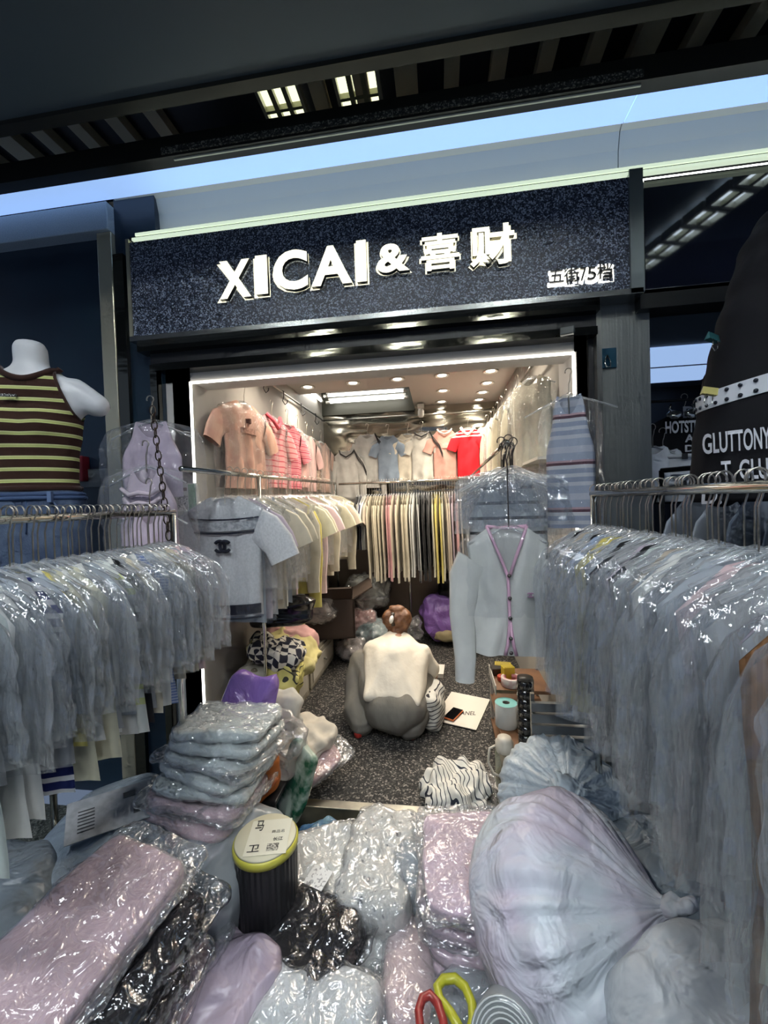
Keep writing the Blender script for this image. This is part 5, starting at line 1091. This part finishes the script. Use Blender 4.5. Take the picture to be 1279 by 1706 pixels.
# roll of film
rl = spool('film_roll', 'thick roll of milky plastic film lying before the tied sack', (.17,1.165,.16), .085, .036, .26, film('film_roll_plastic', (.50,.54,.54), .55, .95, .16, 8, .4, .6, (1,1,.3), 1.5), mat('roll_core', (.05,.055,.055), .5), (R(52),R(0),R(-18)), 'roll')
rl.location = P(868,1712,Z=.14)+V3(0,.03,0)
for k in range(5): obj('wound_layer', MB().tube([((.045+.009*k)*cos(2*pi*j/32), (.045+.009*k)*sin(2*pi*j/32), .261) for j in range(33)], .0022, 4, cap=False).mesh('layer'), mat('film_edge', (.55,.58,.58), .3), rl)
# bin with lid
bn = T('lidded_bin', 'black ribbed bin with cream lid and handwritten paper labels', 'bin', (-.655,1.36,0), (0,0,R(12)))
rib = []
for i in range(72):
    a = 2*pi*i/72; rib.append(a)
obj('bin_body', MB().loft([[((r+(.0025 if i % 2 else 0))*cos(a), (r+(.0025 if i % 2 else 0))*sin(a), z) for i, a in enumerate(rib)] for r, z in ((.095,0),(.10,.02),(.108,.385),(.100,.385))]).mesh('body', False), mat('bin_black', (.010,.010,.012), .45), bn)
obj('lid_rim', MB().lathe([(.106,.380),(.114,.382),(.115,.400),(.110,.408),(.0,.408)], 40).mesh('rim'), mat('lid_yellow', (.56,.52,.07), .4), bn)
obj('lid_top', MB().lathe([(0,.4085),(.109,.4085),(.105,.413),(0,.414)], 40).mesh('top'), mat('lid_cream2', (.60,.57,.42), .5), bn)
pp = obj('paper_label', MB().box((-.060,-.085,.4142),(.085,.070,.4155)).mesh('paper', False), mat('label_cream', (.64,.62,.50), .7), bn)
for s, a, b, w, h in (('马', -.045,.02,.03,.05), ('卫', -.05,-.07,.04,.03), ('商品名', .02,.005,.045,.014), ('长江', .03,-.03,.035,.016)):
    me = text_mesh(s, 1., 0., .02 if w < .045 else 0.); xs = [v.co.x for v in me.vertices]; ys = [v.co.y for v in me.vertices]
    for v in me.vertices: v.co = V3(a+(v.co.x-min(xs))/(max(xs)-min(xs))*w, b+(v.co.y-min(ys))/(max(ys)-min(ys))*h, .4163)
    obj('handwriting', me, mat('ink_black', (.02,.02,.02), .6), pp)
obj('print_block', MB().box((.015,-.07,.4155),(.055,-.04,.4162)).mesh('b', False), mat('print_grain', (.06,.06,.05), .6, var=((.5,.48,.4), 160, 1)), pp)
# stacks and bags by the mannequin's rack
STK = 'folded packs in the leaning stack'
for i in range(8):
    pk = i < 3
    packet('folded_pack', ('blush pink knit in crinkled plastic, %s from the bottom of the leaning stack' % nth(i+1)) if pk else ('mint-white knit in crinkled plastic, %s from the top of the leaning stack' % nth(8-i)),
           (-1.00+.012*i-.02*(i == 7), 1.49+.022*i, .36+.044*i), (R(-7),R(9-1.2*i),R(-14+6*((i*5) % 4))), (.40,.34,.040), PINKF if pk else MINTF, 30+i, STK, filmm=PKC, n=5, amp=.009, ridge=.006, cover_amp=.013, tail=.03, flap=.04 if i in (2, 5) else 0)
gb = T('mailing_bag', 'grey-blue mailing bag with shipping label under the leaning stack', 'bag', (-1.19,1.38,.27), (R(8),R(14),R(12)))
obj('bag', rblock(.62,.52,.30,3,38,.02,6,7,ridge=.026,rscale=4.5,stretch=(1,.5,1)), mat('greyblue_poly', (.30,.37,.44), .33, spec=.6, bump=dict(scale=7, strength=.8, detail=5, dist=1., distance=.03)), gb)
lb = obj('shipping_label', MB().box((-.135,-.085,-.002),(.135,.085,.002)).mesh('label', False), mat('label_paper', (.52,.55,.58), .5, var=((.40,.43,.46), 30, 2)), gb, (-.12,.0,.188), (R(2),R(-4),R(32)))
for j in range(7): obj('print_line', BX((-.10,-.055+.014*j,.003),(-.10+.05+.02*((j*5) % 5),-.051+.014*j,.0038)), mat('print_dark', (.10,.11,.12), .6), lb)
obj('code_block', BX((.07,-.05,.003),(.105,-.02,.0038)), mat('print_dark', (.10,.11,.12)), lb); obj('code_block', BX((.04,.03,.003),(.08,.055,.0038)), mat('print_dark', (.10,.11,.12)), lb)
o = obj('plastic_bag', rblock(.46,.56,.44,2.8,34,.03,5,8,ridge=.026,rscale=4), GREYP, None, (-1.45,1.02,.25), (R(6),R(10),R(20))); tag(o, 'dull grey bag beside the mailing bag under the mannequin\'s rack', 'bag')
WT = film('white_bag_film', (.62,.68,.71), .55, .9, .3, 7, .7, 1., power=1.3, distance=.03)
o = obj('plastic_bag', rblock(.30,.40,.42,2.8,34,.03,6,9,ridge=.03,rscale=5,stretch=(1,1,.4)), WT, None, (-.86,1.40,.21), (R(-10),R(22),R(-20))); tag(o, 'translucent white bag drooping between the leaning stack and the bin', 'bag')
packet('pink_pack', 'large blush pink knit folded in clear plastic, topmost near the onlooker', (-.985,.93,.47), (R(8),R(6),R(-10)), (.31,.46,.085), PINKF, 40, None, filmm=PKC, n=7, amp=.005, ridge=.005, layers=3, cover_amp=.009)
packet('black_pack', 'black knit pack with round white sticker under the pink pack', (-.93,.94,.375), (R(8),R(8),R(-12)), (.34,.44,.07), mat('black_knit', (.010,.009,.011)), 41, None, filmm=BKP, n=7)
packet('black_pack', 'dark brown pack lowest under the pink pack', (-.92,.86,.285), (R(8),R(8),R(-9)), (.34,.42,.08), mat('brown_black_knit', (.022,.014,.012), .8), 42, None, filmm=BKP, n=6)
stk = obj('round_sticker', MB().lathe([(0,0),(.042,0),(.042,.0015),(0,.0018)], 28).mesh('stk'), mat('sticker', (.60,.64,.66), .4, var=((.05,.05,.05), 30, 2, .60, .62)), None, P(219,1582,Z=.40), (R(10),R(22),0)); tag(stk, 'round white sticker with dark script on the black pack', 'sticker')
o = obj('plastic_bag', rblock(.40,.46,.09,4.5,44,.022,8,10,ridge=.030,rscale=8,stretch=(1,.4,1)), LILP, None, (-.765,1.06,.09), (R(12),R(-6),R(-24))); tag(o, 'flat lilac bag on the floor beside the dark packs', 'bag')
packet('clothes_pack', 'rose knit in clear plastic on edge between the dark packs and the lilac bag', (-.83,.98,.17), (R(6),R(-25),R(-14)), (.14,.40,.10), fabric((.55,.36,.40)), 43, None, filmm=PKC, n=4)
o = obj('plastic_bag', rblock(.7,.7,.22,3,24,.03,5,11,ridge=.02,rscale=4), GREYP, None, (-1.15,.95,.11), (0,0,R(10))); tag(o, 'wide dark grey bag under the pink and black packs', 'bag')
# stool with bags by the shop corner
so = T('black_stool', 'black metal stool under the orange and purple bags', 'stool', (-.90,1.80,0))
obj('seat', MB().box((-.15,-.13,.28),(.15,.13,.30)).mesh('seat', False, .006), BLACKM, so)
for x in (-.13,.13):
    for y in (-.11,.11): obj('leg', MB().tube([(x,y,.28),(x*1.15,y*1.15,0)], .011, 8).mesh('leg'), BLACKM, so)
ORG = mat('orange_fabric', (.50,.14,.02), .6, bump=dict(scale=8, strength=.5, distance=.02))
og = T('orange_bag', 'orange pouch bag on the black stool', 'bag', P(428,1290,Y=1.72), (0,R(-12),R(25)))
obj('pouch', rblock(.20,.16,.20,3.2,26,.012,8,12,ridge=.014), ORG, og); obj('lip', MB().tube([(-.09,-.085,-.01),(-.04,-.098,-.035),(.03,-.098,-.035),(.09,-.085,-.0)], .010, 8).mesh('lip'), mat('orange_dark', (.30,.07,.01), .6), og)
PURB = mat('violet_poly', (.28,.16,.50), .22, spec=.6, bump=dict(scale=8, strength=.8, detail=4, dist=.8, distance=.03))
o = obj('purple_bag', rblock(.25,.07,.33,5,40,.02,8,13,ridge=.024,rscale=8,stretch=(1,1,.5)), PURB, None, P(418,1182,Y=1.86), (R(-12),R(10),R(5))); tag(o, 'bright violet plastic bag upright beside the leaning stack', 'bag')
o = obj('clear_bag', rblock(.28,.20,.26,2.6,34,.04,9,14,ridge=.04,rscale=8), film('milky_film', (.70,.68,.66), .22, .75, .2, 9, .9, 1.2, power=1.4, distance=.03), None, P(452,1238,Y=1.86), (0,R(10),R(20))); tag(o, 'crumpled clear bag beside the violet bag', 'bag')
o = obj('white_cloth', crumple(.20,.12,.22,15), fabric((.60,.57,.50)), None, P(468,1185,Y=2.05), (0,R(8),0)); tag(o, 'cream cloth bundled behind the violet bag by the bench', 'cloth')
gt = T('picture_tote', 'glossy tote bag printed with a green landscape leaning by the threshold', 'bag', P(492,1300,Y=1.86), (R(-16),R(12),R(-38)))
GP = mat('landscape_print', (.42,.50,.42), .25, var=((.015,.10,.05), 9, 5, .44, .58), bump=dict(scale=6, strength=.3, distance=.02))
obj('panel', rblock(.19,.05,.34,6,22,.006,8,16,ridge=.006), GP, gt); obj('flower', MB().lathe([(0,-.003),(.012,-.002),(.014,0),(0,.002)], 7, (-.01,-.031,.03), Euler((R(90),0,0)).to_matrix()).mesh('flower'), mat('flower_red', (.42,.08,.06), .5), gt)
o = obj('cream_packet', crumple(.26,.30,.10,17,.02), fabric((.66,.60,.50)), None, P(510,1232,Y=2.12)+V3(0,0,.0), (R(14),R(10),R(-30))); tag(o, 'cream knit spilling over the tote bag', 'clothes')
packet('clothes_pack', 'rose pink top in plastic sliding onto the carpet beside the tote', P(528,1268,Y=2.06), (R(10),R(18),R(-35)), (.18,.24,.05), fabric((.66,.42,.42)), 44, None, filmm=PKC, n=4)
# brown ribbed dress at the onlooker's end of the pillar rack
rack_item(.585, .60, 1.62, BROWN, 'dress', 1.05, 'brown ribbed long dress at the onlooker\'s end of the rack by the pillar', 'bagged garments on the rack by the steel pillar', None, R(4), m=striped('brown_rib', [(0,(.16,.075,.03)),(.5,(.22,.11,.05))], .012, 0)).scale = (1.15,1,1)
